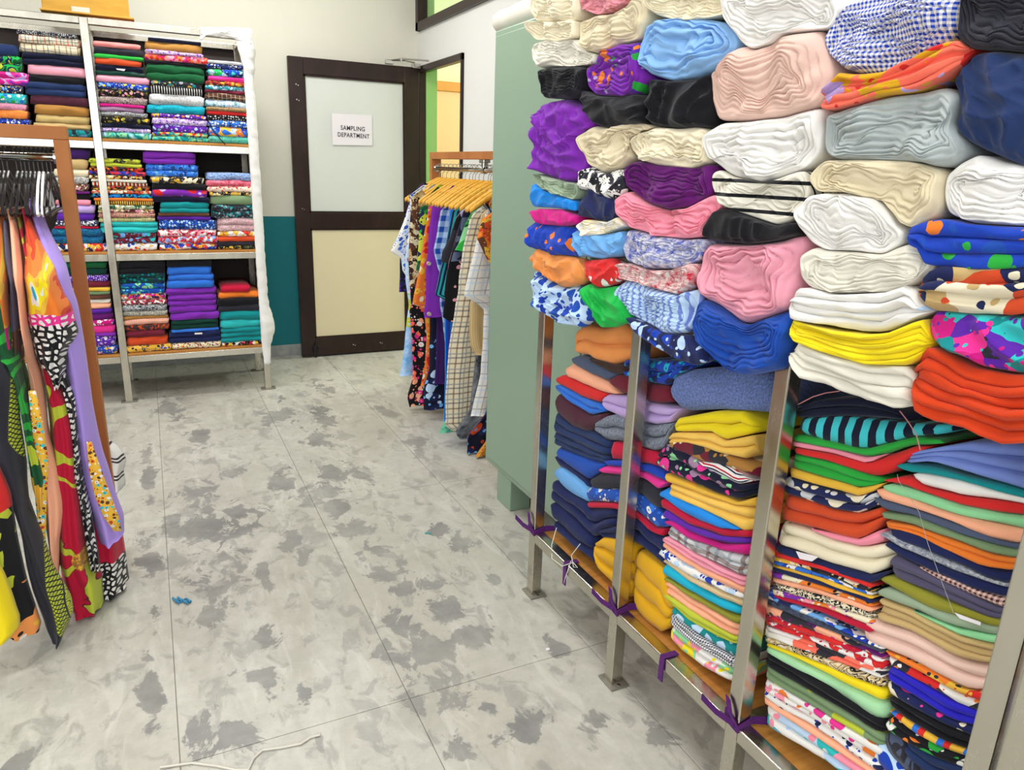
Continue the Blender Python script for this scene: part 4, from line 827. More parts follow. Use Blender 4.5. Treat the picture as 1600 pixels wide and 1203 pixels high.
# ---------------------------------------------------------------- folded cloth stacks on the lower shelf
LOWER = {
 'the stack beside the green cabinet': [
  ('apricot', 2, 'E', [(385, 150), (450, 110), (560, 130), (700, 105), (770, 140), (740, 330), (620, 360), (500, 330), (460, 300), (375, 290), (370, 250), (415, 215)]),
  ('chocolate', 1, 'E', [(470, 325), (620, 362), (720, 350), (720, 420), (640, 420), (560, 380)]),
  ('slate', 1, 'E', [(355, 320), (400, 302), (480, 332), (560, 380), (640, 420), (590, 465), (480, 420), (370, 350)]),
  ('peach', 1, 'E', [(320, 400), (360, 352), (480, 422), (590, 470), (650, 545), (580, 540), (440, 480), (340, 440)]),
  ('red', 1, 'E', [(260, 450), (300, 426), (440, 486), (580, 545), (540, 600), (420, 560), (280, 480)]),
  ('blue', 2, 'E', [(255, 492), (290, 484), (420, 562), (530, 602), (575, 650), (480, 675), (340, 582)]),
  ('wine', 1, 'E', [(250, 545), (300, 545), (420, 640), (480, 680), (570, 662), (585, 690), (490, 770), (440, 780), (350, 740), (250, 650)]),
  ('denim', 2, 'E', [(245, 660), (350, 742), (490, 780), (605, 850), (595, 930), (480, 890), (250, 770)]),
  ('denim', 2, 'E', [(245, 780), (480, 892), (595, 940), (595, 985), (420, 930), (250, 862)]),
  ('cobalt', 1, 'E', [(255, 880), (420, 932), (575, 985), (520, 1040), (460, 1080), (400, 1040), (258, 930)]),
  ('navy', 1, 'E', [(262, 935), (400, 1042), (455, 1085), (480, 1125), (400, 1055), (290, 988)]),
  ('sky', 1, 'E', [(240, 1040), (290, 990), (400, 1058), (480, 1130), (460, 1230), (330, 1150)]),
  ('navy', 2, 'G', [(225, 90), (240, 45), (330, 112), (460, 190), (470, 222), (640, 222), (650, 330), (560, 352), (500, 400), (400, 302), (230, 160)]),
  ('navy', 1, 'G', [(222, 190), (250, 180), (400, 310), (500, 410), (490, 480), (380, 410), (250, 290)]),
  ('navy', 1, 'G', [(255, 300), (380, 412), (490, 484), (520, 560), (350, 432), (262, 352)])],
 'the stack behind the second post': [
  ('flor|royal,cyan,navy|34', 2, 'E', [(670, 370), (700, 332), (850, 332), (1100, 340), (1100, 380), (1000, 430), (950, 490), (860, 480), (700, 440)]),
  ('maroon', 1, 'E', [(587, 460), (640, 422), (720, 442), (860, 482), (960, 500), (970, 600), (880, 600), (720, 560), (640, 520)]),
  ('lilac', 2, 'E', [(540, 590), (582, 546), (720, 562), (860, 600), (1020, 640), (980, 720), (880, 738), (700, 698), (580, 650)]),
  ('mel|grey,slate|120', 2, 'E', [(490, 750), (540, 692), (640, 668), (720, 702), (860, 742), (990, 722), (950, 830), (948, 880), (870, 900), (680, 840), (560, 830)]),
  ('crimson', 1, 'E', [(595, 880), (620, 842), (690, 852), (870, 902), (915, 920), (920, 1010), (840, 980), (600, 950)]),
  ('royal', 1, 'E', [(570, 960), (680, 960), (850, 982), (940, 1040), (955, 1090), (850, 1040), (700, 1000), (580, 990)]),
  ('hotpink', 1, 'E', [(525, 1012), (580, 992), (700, 1002), (830, 1032), (945, 1100), (910, 1140), (800, 1070), (560, 1040)]),
  ('charcoal', 1, 'E', [(465, 1085), (540, 1035), (700, 1052), (820, 1072), (915, 1150), (935, 1270), (850, 1230), (800, 1180), (700, 1132), (500, 1140)]),
  ('flor|cobalt,white,blue|34', 1, 'G', [(440, 122), (480, 88), (640, 102), (800, 132), (900, 230), (965, 300), (960, 342), (880, 340), (780, 250), (640, 182), (470, 177)]),
  ('crimson', 1, 'G', [(460, 182), (640, 186), (780, 252), (880, 342), (940, 350), (930, 395), (840, 350), (770, 272), (640, 220), (470, 217)]),
  ('navy', 2, 'G', [(520, 362), (640, 332), (730, 282), (790, 282), (860, 372), (940, 400), (955, 600), (850, 505), (740, 430), (640, 415), (560, 400)]),
  ('mustard', 3, 'G', [(490, 450), (560, 392), (740, 435), (765, 470), (745, 640), (740, 800), (620, 705), (530, 600)]),
  ('mustard', 3, 'G', [(742, 640), (770, 472), (850, 530), (945, 605), (962, 740), (1000, 820), (972, 960), (920, 990), (820, 920), (742, 820)])],
 'the stack before the third post': [
  ('mel|periwinkle,slate|160', 1, 'E', [(955, 540), (1000, 430), (1100, 392), (1300, 372), (1620, 380), (1660, 640), (1600, 660), (1300, 640), (1080, 650), (1020, 630)]),
  ('yellow', 2, 'E', [(985, 770), (1040, 692), (1250, 652), (1420, 652), (1500, 730), (1490, 790), (1320, 830), (1240, 780), (1050, 780)]),
  ('lightgold', 2, 'E', [(950, 825), (1000, 785), (1240, 790), (1320, 838), (1490, 800), (1490, 920), (1430, 950), (1250, 900), (1080, 850), (960, 850)]),
  ('mix|charcoal,cream,maroon,camel|16', 1, 'E', [(955, 850), (1080, 822), (1250, 902), (1420, 960), (1510, 1000), (1510, 1080), (1420, 1040), (1150, 960), (1020, 920)]),
  ('strh|white,white,navy,white,crimson|50', 1, 'E', [(1130, 968), (1300, 972), (1430, 1050), (1495, 1090), (1400, 1110), (1280, 1050)]),
  ('flor|midnight,mauve,hotpink,mint|20', 2, 'E', [(880, 940), (955, 855), (1080, 902), (1150, 962), (1300, 1052), (1430, 1112), (1510, 1100), (1510, 1170), (1420, 1200), (1250, 1160), (1000, 1050), (890, 980)]),
  ('gold', 1, 'G', [(950, 0), (1000, 20), (1250, 122), (1400, 180), (1510, 150), (1515, 210), (1370, 192), (1200, 140), (960, 52)]),
  ('lightgold', 2, 'G', [(960, 55), (1200, 142), (1370, 192), (1510, 212), (1490, 370), (1430, 360), (1200, 240), (960, 130)]),
  ('bright', 1, 'G', [(905, 122), (950, 92), (1100, 182), (1300, 290), (1420, 352), (1300, 340), (1100, 270), (920, 152)]),
  ('crimson', 1, 'G', [(915, 182), (930, 154), (1100, 272), (1300, 345), (1485, 365), (1485, 402), (1300, 390), (1100, 320), (930, 212)]),
  ('violet', 1, 'G', [(925, 282), (940, 222), (1100, 322), (1300, 392), (1480, 405), (1475, 442), (1350, 440), (1100, 362)]),
  ('magenta', 1, 'G', [(940, 302), (1000, 290), (1100, 364), (1300, 442), (1480, 444), (1475, 515), (1300, 482), (1100, 410)]),
  ('plaid|lightgrey,slate,grey,brown|9', 2, 'G', [(945, 360), (990, 322), (1100, 412), (1300, 484), (1470, 518), (1465, 660), (1350, 600), (1100, 472), (960, 392)]),
  ('mel|pink,rosepink|80', 2, 'G', [(930, 412), (960, 394), (1100, 474), (1300, 590), (1455, 660), (1450, 712), (1300, 642), (1100, 540)]),
  ('peach', 1, 'G', [(918, 452), (930, 425), (1100, 542), (1300, 645), (1450, 714), (1445, 755), (1300, 688), (1100, 580)]),
  ('flor|white,royal,powder|36', 1, 'G', [(905, 502), (930, 465), (1100, 582), (1300, 690), (1445, 757), (1440, 795), (1300, 738), (1100, 640)]),
  ('beige', 1, 'G', [(930, 552), (950, 525), (1100, 642), (1300, 740), (1440, 797), (1435, 845), (1300, 785), (1100, 680)]),
  ('cyan', 1, 'G', [(920, 592), (950, 562), (1100, 682), (1300, 787), (1432, 847), (1425, 900), (1300, 842), (1100, 740), (930, 640)]),
  ('olive', 1, 'G', [(930, 650), (960, 655), (1100, 742), (1300, 844), (1425, 902), (1420, 950), (1300, 888), (1100, 778)]),
  ('peach', 2, 'G', [(930, 682), (980, 668), (1100, 780), (1300, 890), (1420, 952), (1412, 1035), (1300, 982), (1100, 860), (950, 750)]),
  ('lime', 2, 'G', [(925, 732), (1000, 780), (1200, 920), (1410, 1035), (1405, 1070), (1300, 1030), (1100, 930), (950, 800)]),
  ('petal|teal,powder|28', 1, 'G', [(988, 862), (1000, 830), (1150, 942), (1300, 1030), (1402, 1072), (1395, 1165), (1250, 1080), (1100, 965)]),
  ('chk|navy,white|130', 2, 'G', [(972, 905), (990, 875), (1100, 967), (1250, 1082), (1395, 1167), (1388, 1225), (1200, 1105), (1000, 960)]),
  ('mix|white,yellow,pink,mint|16', 2, 'G', [(968, 965), (1000, 962), (1200, 1107), (1388, 1227), (1375, 1330), (1200, 1215), (1050, 1110), (990, 1040)])],
 'the stack after the third post': [
  ('midnight', 2, 'F', [(150, 640), (300, 580), (600, 560), (800, 640), (900, 700), (450, 680), (180, 690)]),
  ('strv|aqua,midnight|30', 1, 'F', [(165, 692), (450, 682), (800, 722), (1100, 742), (1080, 800), (900, 810), (700, 860), (590, 890), (400, 850), (165, 795)]),
  ('green', 1, 'F', [(150, 798), (300, 822), (590, 890), (700, 862), (900, 812), (1060, 832), (1080, 855), (850, 870), (720, 920), (640, 940), (400, 885), (155, 836)]),
  ('pink', 1, 'F', [(150, 840), (400, 888), (600, 940), (715, 925), (620, 975), (400, 922), (150, 870)]),
  ('red', 1, 'F', [(145, 874), (400, 925), (600, 978), (720, 930), (900, 872), (1000, 880), (860, 950), (720, 1050), (660, 1060), (400, 972), (150, 908)]),
  ('green', 2, 'F', [(140, 912), (400, 975), (650, 1060), (715, 1080), (700, 1100), (560, 1130), (400, 1078), (135, 1000)]),
  ('gold', 1, 'F', [(125, 1004), (400, 1082), (560, 1132), (720, 1100), (650, 1150), (560, 1185), (400, 1142), (125, 1062)]),
  ('flor|navy,lightgrey,cream|22', 2, 'H', [(90, 22), (250, 70), (540, 150), (670, 108), (665, 200), (560, 250), (400, 222), (85, 125)]),
  ('rust', 2, 'H', [(70, 130), (120, 130), (400, 225), (560, 252), (690, 212), (722, 280), (640, 370), (560, 410), (400, 372), (70, 300)]),
  ('pink', 1, 'H', [(250, 342), (400, 374), (560, 412), (705, 345), (695, 440), (580, 460), (400, 410)]),
  ('cream', 2, 'H', [(50, 310), (100, 308), (400, 412), (580, 462), (740, 440), (752, 510), (720, 600), (640, 635), (400, 570), (45, 440)]),
  ('navy', 1, 'H', [(40, 448), (400, 572), (640, 638), (740, 615), (690, 660), (620, 690), (400, 632), (40, 490)]),
  ('#', 'H', 25, 640, [(490, 690, 'red'), (516, 718, 'mix|charcoal,gold,cream,black|36'), (542, 742, 'mix|royal,blue,white|36'), (566, 764, 'gold'), (588, 788, 'navy'), (612, 812, 'mix|orange,purple,cream,black|26'), (650, 838, 'peach'), (682, 868, 'scr|black,cream|60'), (724, 912, 'mix|pink,orange,purple,cream|36'), (752, 950, 'crimson'), (778, 1000, '')]),
  ('#', 'J', -30, 700, [(100, 445, 'mix|royal,white,sky,navy|30'), (132, 462, 'mel|charcoal,slate|90'), (175, 482, 'mix|plum,charcoal,hotpink,peach|20'), (235, 520, 'mix|crimson,white,red|40'), (310, 592, 'mix|white,coral,offwhite,charcoal|13'), (372, 640, 'scr|ecru,black,tan|30'), (412, 700, 'yellow'), (428, 790, 'palegreen'), (468, 905, 'black'), (555, 990, 'flor|greygreen,lime,greygreen|10'), (640, 1075, 'flor|white,hotpink,orange,pink|24'), (712, 1170, 'flor|white,royal,navy|34'), (752, 1240, 'peach'), (790, 1280, 'mix|white,turquoise,pink,powder,sky|13'), (920, 1400, '')])],
 'the stack by the last post': [
  ('periwinkle', 3, 'F', [(820, 950), (860, 912), (1030, 882), (1250, 842), (1720, 850), (1720, 1180), (1600, 1150), (1270, 1042), (1020, 962), (850, 977)]),
  ('teal', 1, 'F', [(790, 992), (830, 977), (1000, 1000), (1250, 1062), (1720, 1190), (1720, 1225), (1500, 1165), (1200, 1082), (1000, 1042), (870, 1030)]),
  ('white', 1, 'F', [(885, 1052), (940, 1032), (1200, 1082), (1450, 1142), (1600, 1192), (1720, 1230), (1690, 1250), (1590, 1230), (1200, 1180), (950, 1120)]),
  ('red', 1, 'H', [(720, 42), (870, 12), (950, 90), (1200, 150), (1590, 192), (1660, 265), (1500, 250), (1200, 200), (850, 75)]),
  ('mint', 1, 'H', [(700, 82), (760, 62), (900, 102), (1200, 204), (1500, 254), (1610, 272), (1600, 355), (1300, 290), (1000, 200), (740, 120)]),
  ('peach', 1, 'H', [(660, 102), (720, 92), (1000, 204), (1300, 294), (1600, 358), (1575, 445), (1400, 402), (1200, 322), (900, 222), (700, 160)]),
  ('slate', 1, 'H', [(645, 152), (700, 166), (900, 227), (1200, 327), (1400, 407), (1575, 448), (1565, 475), (1400, 440), (1200, 380), (900, 262), (700, 222)]),
  ('greygreen', 1, 'H', [(700, 245), (900, 268), (1200, 384), (1400, 444), (1560, 480), (1550, 530), (1400, 500), (1150, 410), (900, 320), (720, 280)]),
  ('orange', 2, 'H', [(720, 302), (900, 328), (1150, 417), (1400, 507), (1550, 534), (1540, 610), (1350, 580), (1150, 490), (950, 402), (740, 340)]),
  ('navy', 1, 'H', [(750, 355), (850, 352), (1000, 420), (1200, 512), (1400, 602), (1530, 615), (1515, 690), (1350, 645), (1100, 538), (800, 412)]),
  ('mel|lightgrey,slate|140', 1, 'H', [(690, 382), (730, 364), (900, 444), (1100, 542), (1350, 650), (1510, 694), (1500, 718), (1350, 672), (1100, 592), (850, 480)]),
  ('navy', 1, 'H', [(710, 452), (740, 424), (850, 484), (1100, 596), (1350, 677), (1500, 722), (1490, 785), (1300, 725), (1000, 602), (800, 515)]),
  ('chk|wine,blush|120', 1, 'H', [(930, 580), (1100, 642), (1300, 727), (1488, 788), (1470, 860), (1300, 782), (1100, 680)]),
  ('slatepurple', 2, 'H', [(735, 560), (770, 512), (960, 602), (1150, 705), (1465, 862), (1450, 925), (1300, 880), (1000, 750), (760, 640)]),
  ('olive', 1, 'H', [(680, 662), (730, 638), (900, 712), (1150, 818), (1450, 928), (1445, 965), (1250, 920), (1000, 835), (760, 715)]),
  ('sage', 1, 'H', [(665, 742), (720, 712), (900, 782), (1150, 882), (1445, 967), (1430, 1020), (1200, 975), (900, 852), (700, 772)]),
  ('mint', 1, 'H', [(900, 856), (1180, 972), (1430, 1022), (1425, 1072), (1200, 1012)]),
  ('tan', 1, 'H', [(690, 785), (900, 860), (1200, 1015), (1425, 1074), (1415, 1120), (1200, 1060), (900, 905), (700, 815)]),
  ('tan', 2, 'H', [(660, 880), (700, 818), (900, 908), (1200, 1062), (1415, 1122), (1400, 1200), (1150, 1130), (850, 975), (680, 920)]),
  ('blush', 2, 'J', [(550, 312), (590, 252), (680, 290), (860, 350), (1150, 510), (1395, 590), (1360, 730), (1200, 690), (950, 560), (720, 460), (600, 410)]),
  ('mix|gold,red,charcoal,orange|26', 1, 'J', [(720, 465), (950, 562), (1200, 702), (1355, 735), (1345, 790), (1100, 690), (900, 585), (730, 495)]),
  ('mix|white,orange,charcoal,red|22', 1, 'J', [(735, 500), (900, 588), (1100, 694), (1345, 792), (1335, 850), (1150, 780), (900, 640), (750, 560)]),
  ('ultramarine', 2, 'J', [(720, 582), (760, 562), (900, 646), (1150, 787), (1332, 852), (1315, 950), (1100, 885), (850, 720), (730, 650)]),
  ('flor|navy,hotpink,cream,rosepink|26', 1, 'J', [(730, 662), (850, 727), (1100, 890), (1312, 952), (1300, 1010), (1100, 935), (850, 790), (740, 722)]),
  ('black', 2, 'J', [(720, 782), (760, 742), (900, 822), (1100, 940), (1298, 1012), (1280, 1100), (1050, 1015), (850, 890)]),
  ('strv|gold,gold,red,blue|22', 1, 'J', [(735, 842), (800, 860), (950, 952), (1100, 1030), (1278, 1102), (1270, 1130), (1050, 1062), (850, 945)]),
  ('flor|black,white,orange,green|26', 2, 'J', [(715, 902), (750, 872), (850, 952), (1050, 1066), (1265, 1130), (1255, 1210), (1000, 1105), (800, 995), (720, 945)]),
  ('denim', 2, 'J', [(810, 1052), (850, 1022), (1000, 1110), (1250, 1215), (1230, 1330), (1000, 1260), (850, 1120)]),
  ('scr|slate,charcoal|16', 1, 'J', [(680, 1012), (740, 965), (830, 1010), (815, 1060), (900, 1160), (1000, 1262), (900, 1290), (760, 1130)]),
  ('flor|powder,royal,sky|16', 1, 'J', [(610, 1072), (640, 1012), (690, 1032), (770, 1142), (890, 1280), (800, 1300), (680, 1180)])],
}
LX = 1.150
def Pr2(s, t, d): return (LX+d, s, t)
sd = 200.
for st, items in LOWER.items():
    flat = []
    for it in items:
        if it[0] != '#': flat.append(it); continue
        _, tr, xa, xb, L_ = it
        for (a, b_, sp), (c, d, _s) in zip(L_, L_[1:]):
            bow = -12 if tr == 'H' else -10
            flat.append((sp, 1 if min(c-a, d-b_) < 45 else 2, tr, [(xa, a), (xa*.5+xb*.5, (a+b_)/2+bow), (xb, b_), (xb+18, b_*.5+d*.5), (xb, d), (xa*.5+xb*.5, (c+d)/2+bow), (xa, c)]))
    for i, (spec, n_, tr, pts) in enumerate(flat):
        sd += 2.17
        poly = []
        for x, y in pxs(tr, pts):
            v = at(x, y, 0, LX); poly.append((v.y, v.z))
        lab = f"{describe(spec)} cloth, {ORD[i]} down in {st}"
        put('folded_cloth', fold_mesh(poly, Pr2, .33, n_, sd, .9, .5), spec, lab, 'folded cloth', 'folded cloths on the near rack')
# ---------------------------------------------------------------- green steel cabinet
CX, CY0, CY1 = 1.315, 2.10, 2.912
gc = tag(empty('steel_cabinet', (1.55, 2.5, 0)), 'tall pale green steel cabinet at the end of the near rack', 'cabinet'); og = (1.55, 2.5, 0)
MB().box((CX, CY0, .148), (1.80, CY1, 1.985), .006).build('body', M['green_enamel'], gc, origin=og)
MB().box((CX-.005, CY0+.018, .175), (CX+.002, CY1-.016, 1.962), .0025).build('door', M['green_enamel'], gc, origin=og)
for a, b_ in ((CY0+.01, CY0+.14), (CY1-.27, CY1-.13)):
    for x in (CX+.004, 1.68):
        MB().box((x, a, 0), (x+.10, b_, .15), .004).build('foot', M['green_enamel'], gc, origin=og)
# fabric bolster lying on the cabinet
pa, pb = at(758, 42, 0, CX+.02), at(822, 22, 0, CX+.02)
b = MB(); pts = []; rad = []
for i in range(25):
    f = i/24; pts.append((CX+.055+.004*nz(f*5), 3.02-f*.85, 2.032+.003*nz(f*9, 4.))); e = min(f, 1-f)*25
    rad.append(.043*(math.sqrt(max(.02, 1-(1-min(1, e/1.6))**2)))+.0015*nz(f*30))
b.tube(pts, rad, 20)
o0 = rebase(b.v); o = link('fabric_bolster', mesh('fabric_bolster', b.v, b.f, [(v[0]*2, v[1]) for v in b.v], o0), cloth('offwhite'), None, True); o.location = o0
tag(o, 'long white fabric roll lying on top of the green cabinet', 'fabric roll')
# ---------------------------------------------------------------- hanging garments
def hang_mesh(left, right, depth, seed, folds=5, amp=.012, back=1.0, YF=None, rows=44, nu=22, top=None, edge_=.4):
    """garment hanging in the plane y = YF(z): outline from left to right bounds, soft vertical folds, real thickness"""
    zt = max(max(p[1] for p in left), max(p[1] for p in right)); zl = min(p[1] for p in left); zr = min(p[1] for p in right)
    def bound(L, z):
        L = sorted(L, key=lambda p: -p[1])
        if z >= L[0][1]: return L[0][0]
        for (a, b_), (c, d) in zip(L, L[1:]):
            if d <= z <= b_: return a+(c-a)*((b_-z)/max(1e-6, b_-d))
        return L[-1][0]
    V, F, U = [], [], []; ring = None
    for i in range(rows+1):
        f = i/rows
        lp = []
        for k in range(nu+1):
            u = k/nu
            zb_ = zl+(zr-zl)*u + .008*nz(u*6, seed, 3.)
            z = (top(u) if top else zt)+(zb_-(top(u) if top else zt))*f
            xa, xb = bound(left, z), bound(right, z)
            if xb < xa+.01: xb = xa+.01
            w = xb-xa
            g = .25+.75*f
            y = YF(z) + amp*g*math.sin(u*folds*6.28+2.2*nz(z*1.3, seed)+seed)+amp*.8*g*nz(u*folds*1.7, z*2.2, seed)
            y += depth*edge_*(2*abs(u-.5))**3
            lp.append((xa+w*u+.004*nz(z*9, u*5, seed), y, z, u, w))
        n0 = len(V)
        for x, y, z, u, w in lp: V.append((x, y, z)); U.append((u*w+seed*.13, z))
        cxx = (lp[0][0]+lp[-1][0])/2
        for x, y, z, u, w in lp[::-1]:
            V.append((cxx+(x-cxx)*back, y*.0+YF(z)+depth*(1-(.55 if edge_ > .3 else .2)*(2*abs(u-.5))**3)+.3*amp*nz(u*6, z*3, seed+8), z)); U.append((u*w+seed*.13+.4, z))
        ring = len(V)-n0
    for i in range(rows):
        for k in range(ring):
            k2 = (k+1) % ring; a = i*ring
            F.append((a+k, a+k2, a+ring+k2, a+ring+k))
    F.append(tuple(range(ring))); F.append(tuple(rows*ring+k for k in range(ring))[::-1])
    return V, F, U
def zones(name, parts, axis='z', rough=.85):
    """garment cloth with differing prints by height (z above floor, in UV.y) or across (UV.x)"""
    if name in MATS: return MATS[name]
    w = NT(name, rough, .15); uv = w.uv(); sep = w.n('ShaderNodeSeparateXYZ'); w.l(uv, sep.inputs[0])
    wn = w.n('ShaderNodeTexNoise', Scale=9.0); w.l(uv, wn.inputs[0])
    h = w.math('ADD', sep.outputs[1], w.math('MULTIPLY_ADD', wn.outputs[0], .05, -.025))
    c = None
    for lim, spec in parts:
        if callable(spec): p = spec(w, uv)
        else:
            k, cc, s = parse(spec); p = pattern(w, uv, k, cc, s)
        c = p if c is None else w.mix(w.math('LESS_THAN', h, lim), c, p)
    if isinstance(c, tuple): w.b.inputs['Base Color'].default_value = c
    else: w.l(c, w.b.inputs['Base Color'])
    w.b.inputs['Sheen Weight'].default_value = .1
    MATS[name] = w.m; return w.m
def rack(name, label, ax, a, b_, c, ztop=1.541):
    """brown laminate garment rack: two posts, top bar, base, steel rail; runs along axis ax from a to b_ at cross position c"""
    def pt(l, k, z): return (l, c+k, z) if ax == 0 else (c+k, l, z)
    og = pt((a+b_)/2, 0, 0); r = tag(empty(name, og), label, 'clothes rack')
    hw = .030
    for l0, l1 in ((a, a+.04), (b_-.04, b_)):
        MB().box(pt(l0, -hw, .05), pt(l1, hw, ztop-.04), .002).build('post', M['laminate'], r, origin=og)
        MB().box(pt(l0, -.10, .0), pt(l1, .10, .05), .003).build('foot_board', M['laminate'], r, origin=og)
    MB().box(pt(a, -hw, ztop-.0395), pt(b_, hw, ztop), .002).build('top_bar', M['laminate'], r, origin=og)
    MB().tube([pt(a+.041, 0, 1.448), pt(b_-.041, 0, 1.448)], .0115, 12).build('rail', M['chrome'], r, True, og)
    for l in (a+.044, b_-.044): MB().tube([pt(l-.003, 0, 1.448), pt(l+.003, 0, 1.448)], .02, 14).build('flange', M['chrome'], r, origin=og)
    m = (a+b_)/2
    return r, og, pt
rr_, og, pt = rack('garment_rack', 'brown laminate clothes rack of printed tops beside the open door', 1, 2.98, 4.375, 1.59)
bk = MB(); bk.box((1.575, 3.60, 1.437), (1.605, 3.63, 1.50), .004).box((1.57, 3.585, 1.485), (1.61, 3.645, 1.503), .003).tube([(1.59, 3.60, 1.448), (1.59, 3.63, 1.448)], .018, 14).build('rail_bracket', M['chrome'], rr_, origin=og)
# wooden hanger: arms, lower bar, metal hook
RXC = 1.59
def wood_hanger_meshes():
    V, F = [], []
    n = 16
    for i in range(n+1):
        u = -1+2*i/n; x = u*.215; zc_ = -.080-.118*abs(u)**1.25; hh = .019-.007*abs(u); th = .0045+.0015*abs(u)
        for a_ in range(8):
            t_ = 2*math.pi*a_/8; V.append((x, th*math.cos(t_), zc_+hh*math.sin(t_)))
    for i in range(n):
        for a_ in range(8): F.append((i*8+a_, i*8+(a_+1) % 8, i*8+8+(a_+1) % 8, i*8+8+a_))
    F += [tuple(range(8))[::-1], tuple(n*8+k for k in range(8))]
    arm = mesh('shoulder_bar', V, F); arm.materials.append(M['hanger_wood']); arm.polygons.foreach_set('use_smooth', [True]*len(arm.polygons))
    b = MB(); pts = [(0, 0, -.07), (0, 0, -.045), (.003, 0, -.036), (.014, 0, -.026)]
    for k in range(10):
        t_ = -.6+k*math.pi*1.25/9; pts.append((.016*math.cos(t_), 0, .016*math.sin(t_)-.002))
    b.tube(pts, .0019, 6)
    hk = mesh('hook', b.v, b.f); hk.materials.append(M['chrome'])
    return arm, hk
ARM, HOOK = wood_hanger_meshes()
HO = 'steel-hooked wooden hanger'
def hanger(loc, label, rz=0., arm=ARM, hook=HOOK, name='wooden_hanger', grp='wooden hangers on the rack by the door'):
    o = empty(name, loc); o.rotation_euler.z = rz; tag(o, label, 'hanger', grp)
    for nm, me in (('shoulder_bar', arm), ('hook', hook)):
        c_ = bpy.data.objects.new(nm, me); col.objects.link(c_); c_.parent = o
    return o
def garment(name, V, F, U, mat, label, cat, group):
    o0 = rebase(V); me = mesh(name, V, F, U, o0); o = link(name, me, mat, None, True); o.location = o0
    return tag(o, label, cat, group)
